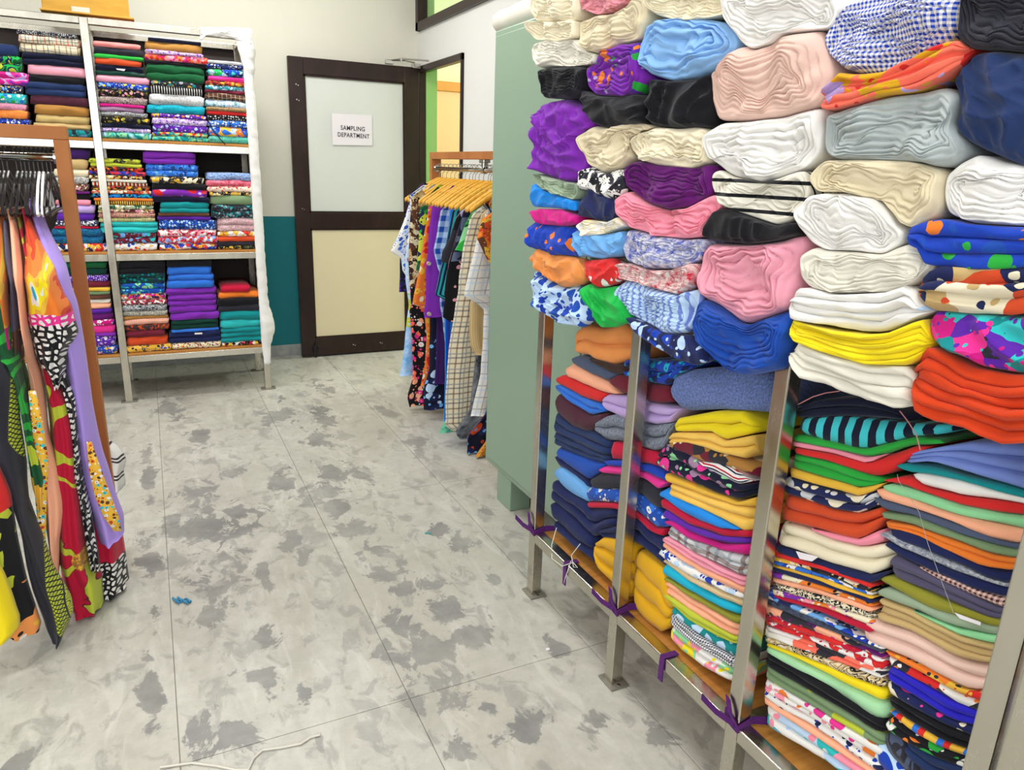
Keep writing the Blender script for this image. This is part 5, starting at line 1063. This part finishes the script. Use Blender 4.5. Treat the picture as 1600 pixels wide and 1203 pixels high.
RG = [
 # name, y, crop points of the left outline, cloth (zones), label, hem depth
 ('blouse', 4.27, [('M', 345, 288), ('M', 195, 402), ('M', 150, 560), ('M', 122, 840), ('M', 120, 1092)], [(9, 'flor|midnight,violet,purple,navy|24')], 'dark navy and purple printed top, farthest on the rack by the door'),
 ('blouse', 4.215, [('M', 400, 288), ('M', 300, 325), ('M', 195, 402), ('M', 150, 560), ('M', 92, 700), ('M', 50, 785), ('M', 128, 833), ('M', 140, 925), ('M', 178, 985)], [(9, 'flor|white,cobalt,powder,blue|34')], 'white blouse with small blue flowers and a hanging short sleeve'),
 ('long_dress', 4.15, [('M', 290, 360), ('M', 212, 398), ('M', 190, 620), ('M', 165, 800), ('M', 165, 1000), ('N', 165, 150), ('N', 150, 260), ('N', 135, 430), ('N', 105, 618)], [(9, 'flor|powder,white,mauve|20'), (.72, 'flor|lime,powder,mint|16'), (.52, 'mel|powder,sky|14')], 'pale blue dress with a lime band, hem out towards the door'),
 ('long_dress', 4.08, [('M', 320, 345), ('M', 210, 402), ('M', 192, 620), ('M', 186, 900), ('M', 184, 1200), ('N', 178, 160), ('N', 180, 320), ('N', 186, 520), ('N', 184, 640), ('N', 150, 745), ('N', 168, 815)], [(9, 'mix|brown,tan,chocolate,ecru|34'), (.78, 'flor|black,hotpink,coral,white,peach|24')], 'long dress, brown paisley above and black with pink flowers below'),
 ('blouse', 4.02, [('M', 340, 425), ('M', 272, 452), ('M', 266, 700), ('M', 246, 930)], [(9, 'mix|navy,green,lime,darkgreen|20')], 'green and navy leaf-print top squeezed beside the orange dress'),
 ('long_dress', 3.96, [('M', 420, 395), ('M', 335, 448), ('M', 302, 700), ('M', 262, 950), ('M', 212, 1180), ('N', 190, 118), ('N', 262, 170), ('N', 280, 350), ('N', 265, 550), ('N', 240, 680)], [(9, 'flor|orange,hotpink,cream,gold,red|22')], 'orange dress with pink flowers hanging beside the purple coat'),
 ('skirt', 3.93, [('M', 560, 420), ('M', 420, 470), ('N', 300, 100), ('N', 300, 560), ('N', 262, 700), ('N', 262, 838)], [(9, 'flor|midnight,navy,sky,powder|13')], 'navy dress with pale blue flowers showing at the hem'),
 ('long_dress', 3.90, [('M', 560, 350), ('M', 400, 430), ('N', 300, 160), ('N', 345, 260), ('N', 342, 500), ('N', 330, 672)], [(9, 'darkpurple')], 'plain dark purple dress hanging below the purple coat'),
 ('coat', 3.86, [('M', 556, 328), ('M', 440, 380), ('M', 362, 432), ('M', 346, 600), ('M', 322, 900), ('M', 310, 1200), ('N', 274, 160), ('N', 265, 238)], [(9, 'purple')], 'plain purple buttoned coat on the rack by the door'),
 ('shirt', 3.80, [('M', 540, 400), ('M', 432, 465), ('M', 402, 650), ('M', 376, 780), ('M', 402, 905), ('M', 425, 960), ('N', 366, 150), ('N', 384, 260), ('N', 400, 400), ('N', 402, 520)], [(9, 'chk|cobalt,powder|17')], 'blue and white gingham shirt beside the purple coat'),
 ('long_dress', 3.755, [('M', 560, 430), ('M', 500, 470), ('M', 470, 900), ('N', 398, 260), ('N', 400, 600), ('N', 392, 910)], [(9, 'strv|bright,royal|20')], 'blue striped long dress, a thin strip beside the plaid one'),
 ('blouse', 3.72, [('M', 580, 430), ('M', 518, 480), ('M', 442, 860), ('M', 385, 1112), ('M', 458, 1146)], [(9, 'strv|turquoise,navy|36')], 'turquoise and navy striped top'),
 ('tee_shirt', 3.67, [('M', 650, 440), ('M', 588, 480), ('M', 550, 530), ('M', 500, 680), ('M', 442, 785), ('M', 430, 870)], [(9, 'swirl|white,black,lilac,white|8'), (1.135, 'charcoal')], 'black and white graphic tee with a charcoal sleeve hem'),
 ('blouse', 3.61, [('M', 660, 450), ('M', 570, 600), ('M', 486, 880), ('M', 462, 1140), ('N', 392, 80), ('N', 386, 235), ('N', 435, 262)], [(9, 'flor|black,black,rosepink,black|12')], 'black blouse with scattered pink flowers'),
 ('tee_shirt', 3.55, [('M', 760, 395), ('M', 680, 432), ('M', 602, 480), ('M', 545, 700), ('M', 510, 860)], [(9, 'swirl|midnight,slate,midnight|12')], 'dark navy top with a plain sleeve'),
 ('blouse', 3.52, [('M', 780, 420), ('M', 660, 500), ('M', 610, 590), ('M', 565, 730), ('M', 535, 780)], [(9, 'swirl|green,mint,darkgreen,green|14')], 'green palm leaf printed top'),
 ('long_dress', 3.47, [('M', 800, 440), ('M', 702, 470), ('M', 655, 530), ('M', 604, 750), ('M', 566, 1000), ('M', 542, 1190), ('N', 486, 70), ('N', 452, 260), ('N', 422, 450), ('N', 406, 700), ('N', 400, 945), ('N', 480, 985), ('N', 548, 1012)], [(9, 'plaid|cream,slate,brown,grey|12')], 'long cream plaid dress reaching almost to the floor'),
 ('cardigan', 3.40, [('M', 815, 450), ('M', 740, 500), ('M', 710, 700), ('N', 590, 60), ('N', 562, 150), ('N', 560, 320), ('N', 568, 430), ('N', 600, 480)], [(9, 'strv|beige,tan|90')], 'beige ribbed knit cardigan sleeve'),
 ('shirt', 3.33, [('M', 815, 420), ('M', 765, 520), ('M', 705, 700), ('M', 645, 950), ('M', 606, 1125), ('M', 700, 1172), ('N', 660, 190), ('N', 650, 320), ('N', 632, 600), ('N', 570, 880)], [(9, 'plaid|white,grey,powder|16')], 'white windowpane checked shirt with a rolled sleeve'),
 ('blouse', 3.27, [('M', 830, 480), ('M', 742, 545), ('M', 706, 690), ('M', 760, 800), ('M', 795, 865)], [(9, 'mix|rust,orange,brown,gold|30')], 'orange and brown printed top nearest the green cabinet'),
 ('long_dress', 3.50, [('M', 800, 500), ('N', 600, 100), ('N', 500, 800), ('N', 390, 925), ('N', 360, 988)], [(9, 'green'), (.5, 'mel|mint,teal|18')], 'dress with a mint green hem near the floor'),
 ('long_dress', 3.44, [('M', 810, 500), ('N', 640, 100), ('N', 560, 850), ('N', 460, 985), ('N', 500, 1030)], [(9, 'mel|charcoal,grey|10')], 'charcoal dress whose hem peeps below the plaid one'),
 ('long_dress', 3.31, [('M', 820, 500), ('N', 690, 100), ('N', 670, 850), ('N', 545, 1005), ('N', 540, 1138)], [(9, 'flor|midnight,navy,rust,sky|14')], 'midnight floral dress touching the floor by the cabinet'),
 ('long_dress', 3.36, [('M', 820, 500), ('N', 690, 100), ('N', 670, 800), ('N', 638, 890), ('N', 632, 1040)], [(9, 'beige')], 'plain beige dress hem beside the green cabinet'),
 ('long_dress', 3.25, [('M', 840, 500), ('N', 720, 100), ('N', 700, 1000), ('N', 620, 1110), ('N', 598, 1156)], [(9, 'scr|orange,brown,gold|40')], 'leopard-print orange dress hem nearest the floor by the cabinet'),
]
RG.sort(key=lambda g: -g[1])
neck = .4
def shoulder(u):
    v = abs(2*u-1); k = min(1, max(0, (v-neck)/.12)); return 1.4615-.080-.118*v**1.25+.026*k-.03*(1-k)
for i, (nm, y, pts, zz, lab) in enumerate(RG):
    left = []
    for tr, x, yy in pts:
        p = at(*pxs(tr, [(x, yy)])[0], 1, y); left.append((p.x, max(.012, p.z)))
    zh = min(p[1] for p in left)
    top = max(p[1] for p in left)
    xl = min(p[0] for p in left if p[1] > top-.12)
    right = [(RXC+.226, 1.28), (RXC+.235, 1.0), (RXC+.25, zh)]
    left = [p for p in left if p[1] < 1.31]; left = [(min(left[0][0], RXC-.224), 1.40)]+left
    mt = zones(f'garment_{i}', zz); neck = (.28, .42, .34, .6)[i % 4]
    V, F, U = hang_mesh(left, right, .032, 3.3*i+1, 3+i % 4, .007, .97, lambda z, y=y: y, top=shoulder, edge_=.18)
    g_ = garment(nm, V, F, U, mt, lab, 'garment', 'garments on the rack by the door')
    if nm == 'coat':
        for py in ((606+0, 181), (0, 0)):
            pass
        for tr, x, yy in (('M', 338, 875), ('N', 294, 211)):
            p = at(*pxs(tr, [(x, yy)])[0], 1, y-.012); b = MB().tube([(p.x, y-.016, p.z), (p.x, y+.0, p.z)], .011, 14)
            b.build('button', plain('horn_button', lin('b9a59a'), .4), g_, origin=g_.location)
    cols_ = describe(zz[0][1])
    if 'hem' in lab.split(',')[0] and 'sleeve' not in lab or nm == 'skirt': continue
    hanger((RXC, y+.016, 1.4615), f'pale wooden hanger holding the {lab.split(",")[0].split(" with ")[0]}'[:110])
# ---------------------------------------------------------------- left rack of kaftans
LRY = 2.80
lr, og, pt = rack('garment_rack', 'brown laminate clothes rack of long printed kaftans at the frame edge', 0, -1.75, -.205, LRY)
def kaf_y(y0, ysh=.22):
    def f(z): return y0 if z < 1.12 else y0+(LRY-.06-y0)*min(1, ((z-1.12)/.24))
    return f
def ikat(w, uv):
    mp = w.n('ShaderNodeMapping'); mp.inputs['Rotation'].default_value = (0, 0, .35); mp.inputs['Scale'].default_value = (1, .22, 1); w.l(uv, mp.inputs[0])
    n = w.n('ShaderNodeTexNoise', Scale=15.0, Detail=3.0, Distortion=.6); w.l(mp.outputs[0], n.inputs[0])
    f = w.math('MULTIPLY_ADD', n.outputs[0], 2.1, -.55)
    return w.ramp(f, [rgb(c) for c in ('cyan', 'white', 'yellow', 'gold', 'orange', 'orange', 'redorange', 'crimson', 'orange', 'yellow', 'magenta')], True)
def bloom(cx, cz):
    def fn(w, uv):
        d = w.t.nodes.new('ShaderNodeVectorMath'); d.operation = 'SUBTRACT'; w.l(uv, d.inputs[0]); d.inputs[1].default_value = (cx, cz, 0)
        nzt = w.n('ShaderNodeTexNoise', Scale=14.0, Detail=2.0); w.l(uv, nzt.inputs[0])
        sp = w.n('ShaderNodeSeparateXYZ'); w.l(d.outputs[0], sp.inputs[0])
        ln = w.t.nodes.new('ShaderNodeVectorMath'); ln.operation = 'LENGTH'; w.l(d.outputs[0], ln.inputs[0]); r = ln.outputs['Value']
        a = w.math('ARCTAN2', sp.outputs[1], sp.outputs[0])
        pet = w.math('SINE', w.math('ADD', w.math('MULTIPLY', a, 5.0), w.math('MULTIPLY', nzt.outputs[0], 4.0)))
        c = w.mix(w.math('GREATER_THAN', pet, .62), rgb('crimson'), rgb('lime'))
        c = w.mix(w.math('MULTIPLY', w.math('LESS_THAN', pet, .62), w.math('GREATER_THAN', pet, .50)), c, rgb('maroon'))
        v = w.n('ShaderNodeTexVoronoi', Scale=110.0); w.l(uv, v.inputs['Vector'])
        ctr = w.mix(w.math('LESS_THAN', v.outputs['Distance'], .42), rgb('camel'), rgb('gold'))
        return w.mix(w.math('LESS_THAN', r, .032), c, ctr)
    return fn
def lattice(x0):
    def fn(w, uv):
        sp = w.n('ShaderNodeSeparateXYZ'); w.l(uv, sp.inputs[0]); X = w.math('ADD', sp.outputs[0], w.math('MULTIPLY', sp.outputs[1], -.05)); Z = sp.outputs[1]
        l1 = w.math('LESS_THAN', w.math('FRACT', w.math('MULTIPLY', w.math('ADD', X, Z), 75.0)), .28)
        l2 = w.math('LESS_THAN', w.math('FRACT', w.math('MULTIPLY', w.math('SUBTRACT', X, Z), 75.0)), .28)
        lat = w.mix(w.math('MAXIMUM', l1, l2), rgb('lime'), rgb('black'))
        v = w.n('ShaderNodeTexVoronoi', Scale=30.0, Randomness=.3); w.l(uv, v.inputs['Vector'])
        ros = w.mix(w.math('LESS_THAN', w.math('FRACT', w.math('MULTIPLY', v.outputs['Distance'], 6.0)), .25), rgb('lime'), rgb('black'))
        def band(a, b): return w.math('MULTIPLY', w.math('GREATER_THAN', X, x0+a), w.math('LESS_THAN', X, x0+b))
        c = w.mix(band(.035, .065), rgb('charcoal'), lat)
        c = w.mix(band(.068, .098), c, ros)
        return w.mix(band(.101, .122), c, lat)
    return fn
KF = [
 ('kaftan', 2.985, [(88, 230), (124, 480), (152, 690), (150, 775)], [(98, 230), (136, 480), (166, 690), (185, 703), (198, 722), (193, 742), (197, 764), (186, 775)], [(9, 'strh|white,white,white,white,white,white,charcoal,white,charcoal,white|14')], 'white kaftan with black stripes behind the rack post', .10),
 ('kaftan', 2.53, [(42, 318), (60, 400), (88, 560), (105, 700), (118, 860), (121, 994)], [(44, 318), (80, 400), (112, 560), (138, 700), (172, 800), (192, 854), (202, 928), (208, 958), (200, 975)], [(9, 'crimson'), (.155, 'petal|black,white|56')], 'crimson dress with a black and white petal hem', .22),
 ('kaftan', 2.48, [(41, 312), (58, 400), (88, 520), (105, 640), (120, 760), (152, 860)], [(44, 312), (58, 335), (84, 383), (101, 419), (118, 477), (132, 570), (141, 632), (160, 719), (176, 770), (192, 818), (194, 845)], [(9, 'lavender')], 'lavender kaftan with a gold chain border', .2),
 ('kaftan', 2.455, [(88, 585), (95, 615), (108, 660), (115, 745), (130, 840), (140, 892)], [(98, 578), (107, 600), (117, 627), (119, 660), (126, 745), (135, 775), (143, 810), (151, 850), (155, 898)], [(9, 'petal|black,white|56')], 'black and white petal-print sash hanging over the crimson dress', .1),
 ('kaftan', 2.44, [(22, 328), (40, 420), (60, 560), (66, 596), (75, 700), (84, 800), (88, 900), (95, 950), (112, 989)], [(24, 328), (50, 420), (80, 590), (107, 632), (117, 677), (123, 755), (132, 823), (143, 897), (158, 914), (161, 963), (150, 988)], [(9, 'swirl|olive,crimson,lime,crimson|7'), (.45, bloom(4.264+.075, .22))], 'crimson kaftan with a huge red flower and lime leaves', .2),
 ('kaftan', 2.40, [(33, 325), (34, 347), (34, 407), (35, 467), (37, 507), (45, 540), (52, 567), (82, 606)], [(37, 325), (55, 364), (80, 419), (97, 467), (107, 482), (120, 527), (103, 555), (100, 582), (91, 610)], [(9, ikat), (1.02, 'petal|hotpink,white|56'), (.985, 'petal|black,white|56')], 'orange flame-print kaftan with a black and white petal border', .2),
 ('kaftan', 2.385, [(8, 328), (14, 380), (24, 460), (30, 520), (40, 590), (50, 660), (55, 740), (62, 800), (70, 860), (82, 912)], [(11, 328), (24, 347), (31, 431), (35, 480), (38, 510), (48, 560), (60, 592), (72, 690), (88, 740), (97, 790), (97, 812), (91, 860), (89, 917)], [(9, 'peach')], 'plain peach kaftan with a gold medallion border', .2),
 ('kaftan', 2.39, [(3, 345), (5, 400), (12, 440), (14, 560), (20, 640)], [(6, 345), (13, 385), (22, 440), (28, 500), (30, 600), (32, 640)], [(9, 'slatepurple'), (.98, 'mix|gold,brown,white,royal|24')], 'slate purple kaftan between the peach and the orange ones', .2),
 ('kaftan', 2.37, [(-30, 330), (-25, 420), (-20, 520), (0, 545)], [(-2, 330), (3, 352), (8, 420), (14, 500), (18, 548)], [(9, ikat), (1.0, 'magenta')], 'orange and yellow kaftan cut by the frame edge', .2),
 ('kaftan', 2.345, [(-40, 440), (-34, 560), (2, 570), (18, 600), (28, 660), (38, 720), (46, 770), (56, 800)], [(-15, 440), (2, 470), (12, 520), (23, 560), (32, 600), (46, 650), (56, 690), (65, 720), (71, 750), (66, 798)], [(9, 'swirl|darkgreen,green,darkgreen,lime,brightgreen|8'), (.60, 'swirl|maroon,crimson,darkgreen,gold|7')], 'green swirl-print kaftan turning red below', .2),
 ('kaftan', 2.30, [(-60, 560), (-50, 700), (0, 760), (16, 800), (28, 850), (46, 930), (66, 990), (80, 1010)], [(-5, 560), (20, 600), (26, 650), (33, 700), (42, 800), (62, 845), (82, 900), (108, 947), (113, 970), (102, 1000), (92, 1012)], [(9, lattice((7.7*10+2)*.13+.02)), (.56, lattice((7.7*10+2)*.13-.0))], 'black kaftan with olive lattice and rose borders', .16),
 ('kaftan', 2.25, [(-70, 740), (-60, 860), (-50, 1000)], [(-4, 740), (12, 782), (22, 840), (34, 900), (50, 950), (62, 985), (58, 1000)], [(9, 'red'), (.50, 'petal|black,lime|12'), (.26, 'mix|black,apricot,white,gold,black|14')], 'red and black baroque-print kaftan near the floor', .14),
 ('kaftan', 2.19, [(-70, 880), (-65, 1020)], [(-10, 880), (3, 908), (12, 935), (27, 975), (27, 992), (14, 1008)], [(9, 'yellow')], 'lime yellow satin kaftan in the lower corner of the frame', .12),
]
for i, (nm, y0, L_, R_, zz, lab, dep) in enumerate(KF):
    fy = kaf_y(y0) if y0 < 2.9 else (lambda z, y0=y0: y0)
    def conv(P_):
        o_ = []
        for x, y in P_:
            p = at(x, y, 1, y0)
            for _ in range(3): p = at(x, y, 1, fy(p.z))
            o_.append((p.x, max(p.z, .012)))
        return o_
    left, right = conv(L_), conv(R_)
    mt = zones(f'kaftan_{i}', zz, rough=.55)
    V, F, U = hang_mesh(left, right, dep, 7.7*i+2, 2+i % 2, .010, .45, fy, 60, 26)
    k_ = garment(nm, V, F, U, mt, lab, 'kaftan', 'kaftans on the rack at the frame edge')
    if 'lavender' in lab or 'peach' in lab:
        # applied border of gold medallions, a band sewn on the front
        bd = [(139, 690), (149, 735), (161, 775), (174, 808), (184, 830)] if 'lavender' in lab else [(50, 610), (58, 660), (66, 720), (64, 780), (66, 830), (68, 855)]
        wd = [8, 20, 26, 24, 12] if 'lavender' in lab else [12, 18, 20, 18, 12, 6]
        V2, U2, F2 = [], [], []
        for (x, y), w in zip(bd, wd):
            for s_ in (-.5, 0, .5):
                p = at(x+s_*w, y, 1, y0-.022); V2.append(tuple(p)); U2.append((p.x, p.z))
            for s_ in (.5, 0, -.5):
                p = at(x+s_*w, y, 1, y0-.019); V2.append(tuple(p)); U2.append((p.x, p.z))
        for r_ in range(len(bd)-1):
            for q_ in range(6): F2.append((r_*6+q_, r_*6+(q_+1) % 6, r_*6+6+(q_+1) % 6, r_*6+6+q_))
        F2 += [(5, 4, 3, 2, 1, 0), tuple((len(bd)-1)*6+k for k in range(6))]
        link('border', mesh('border', V2, F2, U2, k_.location), cloth('flor|gold,rust,white,aqua,brown|70'), k_, True)
# black metal hangers crowded on that rail
def slim_hanger():
    b = MB(); pts = [(0, 0, -.06), (0, 0, -.03), (.002, .008, -.018)]
    for k in range(9):
        t_ = -.9+k*math.pi*1.3/8; pts.append((0, .013*math.cos(t_), .013*math.sin(t_)))
    b.tube(pts, .0022, 6)
    hk = mesh('hook', b.v, b.f); hk.materials.append(M['black_metal'])
    out = []
    for mt in (M['black_metal'], M['white_plastic']):
        b = MB(); b.tube([(0, 0, -.06), (0, -.1, -.10), (0, -.2, -.155), (0, -.212, -.175), (0, -.2, -.18), (0, 0, -.176), (0, .2, -.18), (0, .212, -.175), (0, .2, -.155), (0, .1, -.10), (0, 0, -.06)], .0042, 6, False)
        ar = mesh('shoulder_bar', b.v, b.f); ar.materials.append(mt); out.append(ar)
    return hk, out
HK2, AR2 = slim_hanger()
PLACE = 'first second third fourth fifth sixth seventh eighth ninth tenth eleventh twelfth thirteenth fourteenth fifteenth sixteenth'.split()
for i in range(16):
    x = -.262-.0115*i-(.012 if i > 8 else 0)+.002*nz(i*3.1)
    w_ = i in (2, 3)
    o = hanger((x, LRY, 1.4615), f"{'white plastic' if w_ else 'thin black metal'} hanger, {PLACE[i]} from the brown post on the kaftan rack", .12*nz(i*1.9), AR2[1 if w_ else 0], HK2, 'slim_hanger', 'slim hangers on the kaftan rack')
# ---------------------------------------------------------------- ribbons, threads and floor litter
def ribbon(pts, w, label, wd=(0, 1, 0), knot=None, tails=()):
    b = MB().strip(pts, wd, w, .003)
    for t_ in tails: b.strip(t_[0], t_[1], w*.8, .003)
    o0 = rebase(b.v); o = link('ribbon_tie', mesh('ribbon_tie', b.v, b.f, [(v[0]*1+v[2], v[1]) for v in b.v], o0), cloth('mel|plum,darkpurple|70'), None, False); o.location = o0
    return tag(o, label, 'ribbon', 'purple ribbons tied on the near rack')
def loop(y, tail=.06):
    return [(1.143, y, .2525), (1.12, y, .2525), (1.0985, y+.002, .2525), (1.0975, y+.002, .235), (1.0975, y+.001, .25-tail)]
ribbon(loop(1.785, .075), .018, 'purple ribbon hooked over the rail between the first two posts')
ribbon(loop(1.275, .07), .018, 'purple ribbon hooked over the rail midway to the third post')
for (a, b_), lab in zip(PYS[:3], ('purple ribbon tied around the post next to the green cabinet', 'purple ribbon tied around the second post of the near rack', 'purple ribbon tied around the third post of the near rack')):
    z = .262
    pts = [(1.142, b_+.002, z), (1.0975, b_+.003, z+.006), (1.0975, (a+b_)/2, z-.008), (1.0975, a-.003, z-.012), (1.142, a-.003, z), (1.18, a-.04, z+.012)]
    ribbon(pts, .020, lab, (0, 0, 1), tails=(([(1.096, a+.01, z-.005), (1.085, b_+.02, z-.004), (1.075, b_+.06, z+.01)], (0, 0, 1)), ([(1.096, a+.004, z), (1.09, a+.02, z+.02), (1.094, a+.035, z+.05)], (0, 1, .3))))
th = MB().tube([(1.143, 1.93, .30), (1.11, 1.90, .258), (1.096, 1.87, .225), (1.095, 1.80, .235), (1.098, 1.74, .28), (1.09, 1.70, .285), (1.094, 1.73, .27), (1.096, 1.75, .30), (1.10, 1.71, .36)], .0013, 5)
th.tube([(1.096, 1.75, .28), (1.0965, 1.78, .20), (1.097, 1.785, .18)], .0013, 5)
th.top('thread', plain('white_thread', lin('d9dbd2'), .7), 'loose white string knotted on the rail near the green cabinet', 'string')
def px3(pts, X): return [tuple(at(x, y, 0, X)) for x, y in pts]
MB().tube(px3([(1402, 741), (1404, 751), (1410, 760)], LX-.012)+px3([(1436, 800), (1450, 850), (1470, 905), (1490, 958)], LX-.014), .0004, 5).top('thread', plain('pale_thread', lin('a9aaa9'), .7), 'fine pale thread hanging across the stack by the last post', 'thread')
MB().tube(px3([(1247, 632), (1270, 620), (1290, 614), (1312, 611)], LX-.01), .001, 5).top('thread', plain('pink_thread', lin('d08a8a'), .7), 'pink thread arching under the off-white folded cloth', 'thread')
MB().tube(px3([(1406, 642), (1420, 660), (1432, 680), (1438, 703)], LX-.01), .001, 5).top('thread', plain('pink_thread', lin('d08a8a'), .7), 'pink thread hanging under the red-orange thick cloth', 'thread')
def gnd(x, y, z=.002): p = at(x, y, 2, z); return (p.x, p.y, z)
b = MB()
for dx, dy in ((0, 0), (4, 2), (8, -1)):
    b.tube([gnd(270+dx, 934+dy, .004), gnd(276+dx, 940+dy, .008), gnd(283+dx, 936+dy, .005), gnd(290+dx, 941+dy, .007), gnd(294+dx*.5, 939, .004)], .0035, 6)
b.top('cloth_scrap', plain('blue_scrap', lin('3f8fb8'), .8), 'small blue scrap of cloth on the floor near the kaftans', 'scrap')
pts = [gnd(x, y, .0035) for x, y in ((250, 1199), (300, 1192), (340, 1197), (368, 1203), (388, 1203), (396, 1185), (410, 1172), (440, 1168), (470, 1162), (485, 1152), (500, 1148))]
MB().tube(pts, .003, 6).top('cord', plain('white_cord', lin('cfccc0'), .6), 'thin white cord lying on the floor at the frame bottom', 'cord')
MB().tube([gnd(664, 833, .004), gnd(668, 832, .006), gnd(673, 834, .004)], .003, 6).top('cloth_scrap', plain('teal_scrap', lin('2f9a9a'), .8), 'tiny teal thread scrap in the middle of the floor', 'scrap')
b = MB(); g0 = gnd(856, 1014, .004); b.box((g0[0]-.006, g0[1]-.005, .0005), (g0[0]+.006, g0[1]+.005, .006), .002); b.top('paper_bit', M['paper'], 'white paper bit on the floor between two rack posts', 'scrap')
# black lace hanging from the top shelf of the far rack
P_ = [tuple(at(x, y, 1, FY-.004)) for x, y in ((322, 175), (326, 190), (334, 205), (343, 216), (352, 226))]
MB().tube(P_, .003, 6).top('drawstring', plain('black_cord', lin('17171a'), .8), 'black drawstring hanging from the top shelf of the far rack', 'cord')
# white labels and tags on some folded cloths
def paper_tag(pts, ax, val, label):
    q = [at(x, y, ax, val) for x, y in pts]; b = MB(); off = Vector((-.001, 0, 0)) if ax == 0 else Vector((0, -.001, 0))
    b.v = [tuple(p) for p in q]+[tuple(p+off) for p in q]; b.f = [(0, 1, 2, 3), (7, 6, 5, 4), (0, 4, 5, 1), (1, 5, 6, 2), (2, 6, 7, 3), (3, 7, 4, 0)]
    b.top('paper_label', M['paper'], label, 'label')
paper_tag([(1492, 957), (1533, 972), (1532, 977), (1500, 966)], 0, LX-.012, 'white paper slip on the sage cloth by the last post')
paper_tag([(1244, 861), (1279, 870), (1269, 877), (1250, 873)], 0, LX-.012, 'white paper slip on the navy cloth under the cream one')
paper_tag([(304, 520), (316, 519.5), (316, 522), (304, 522.5)], 1, CY-.006, 'white label on the navy cloth, far rack bottom shelf')
paper_tag([(181, 107), (196, 108), (194, 111), (183, 109)], 1, CY-.006, 'white label on the midnight cloth, far rack top shelf')
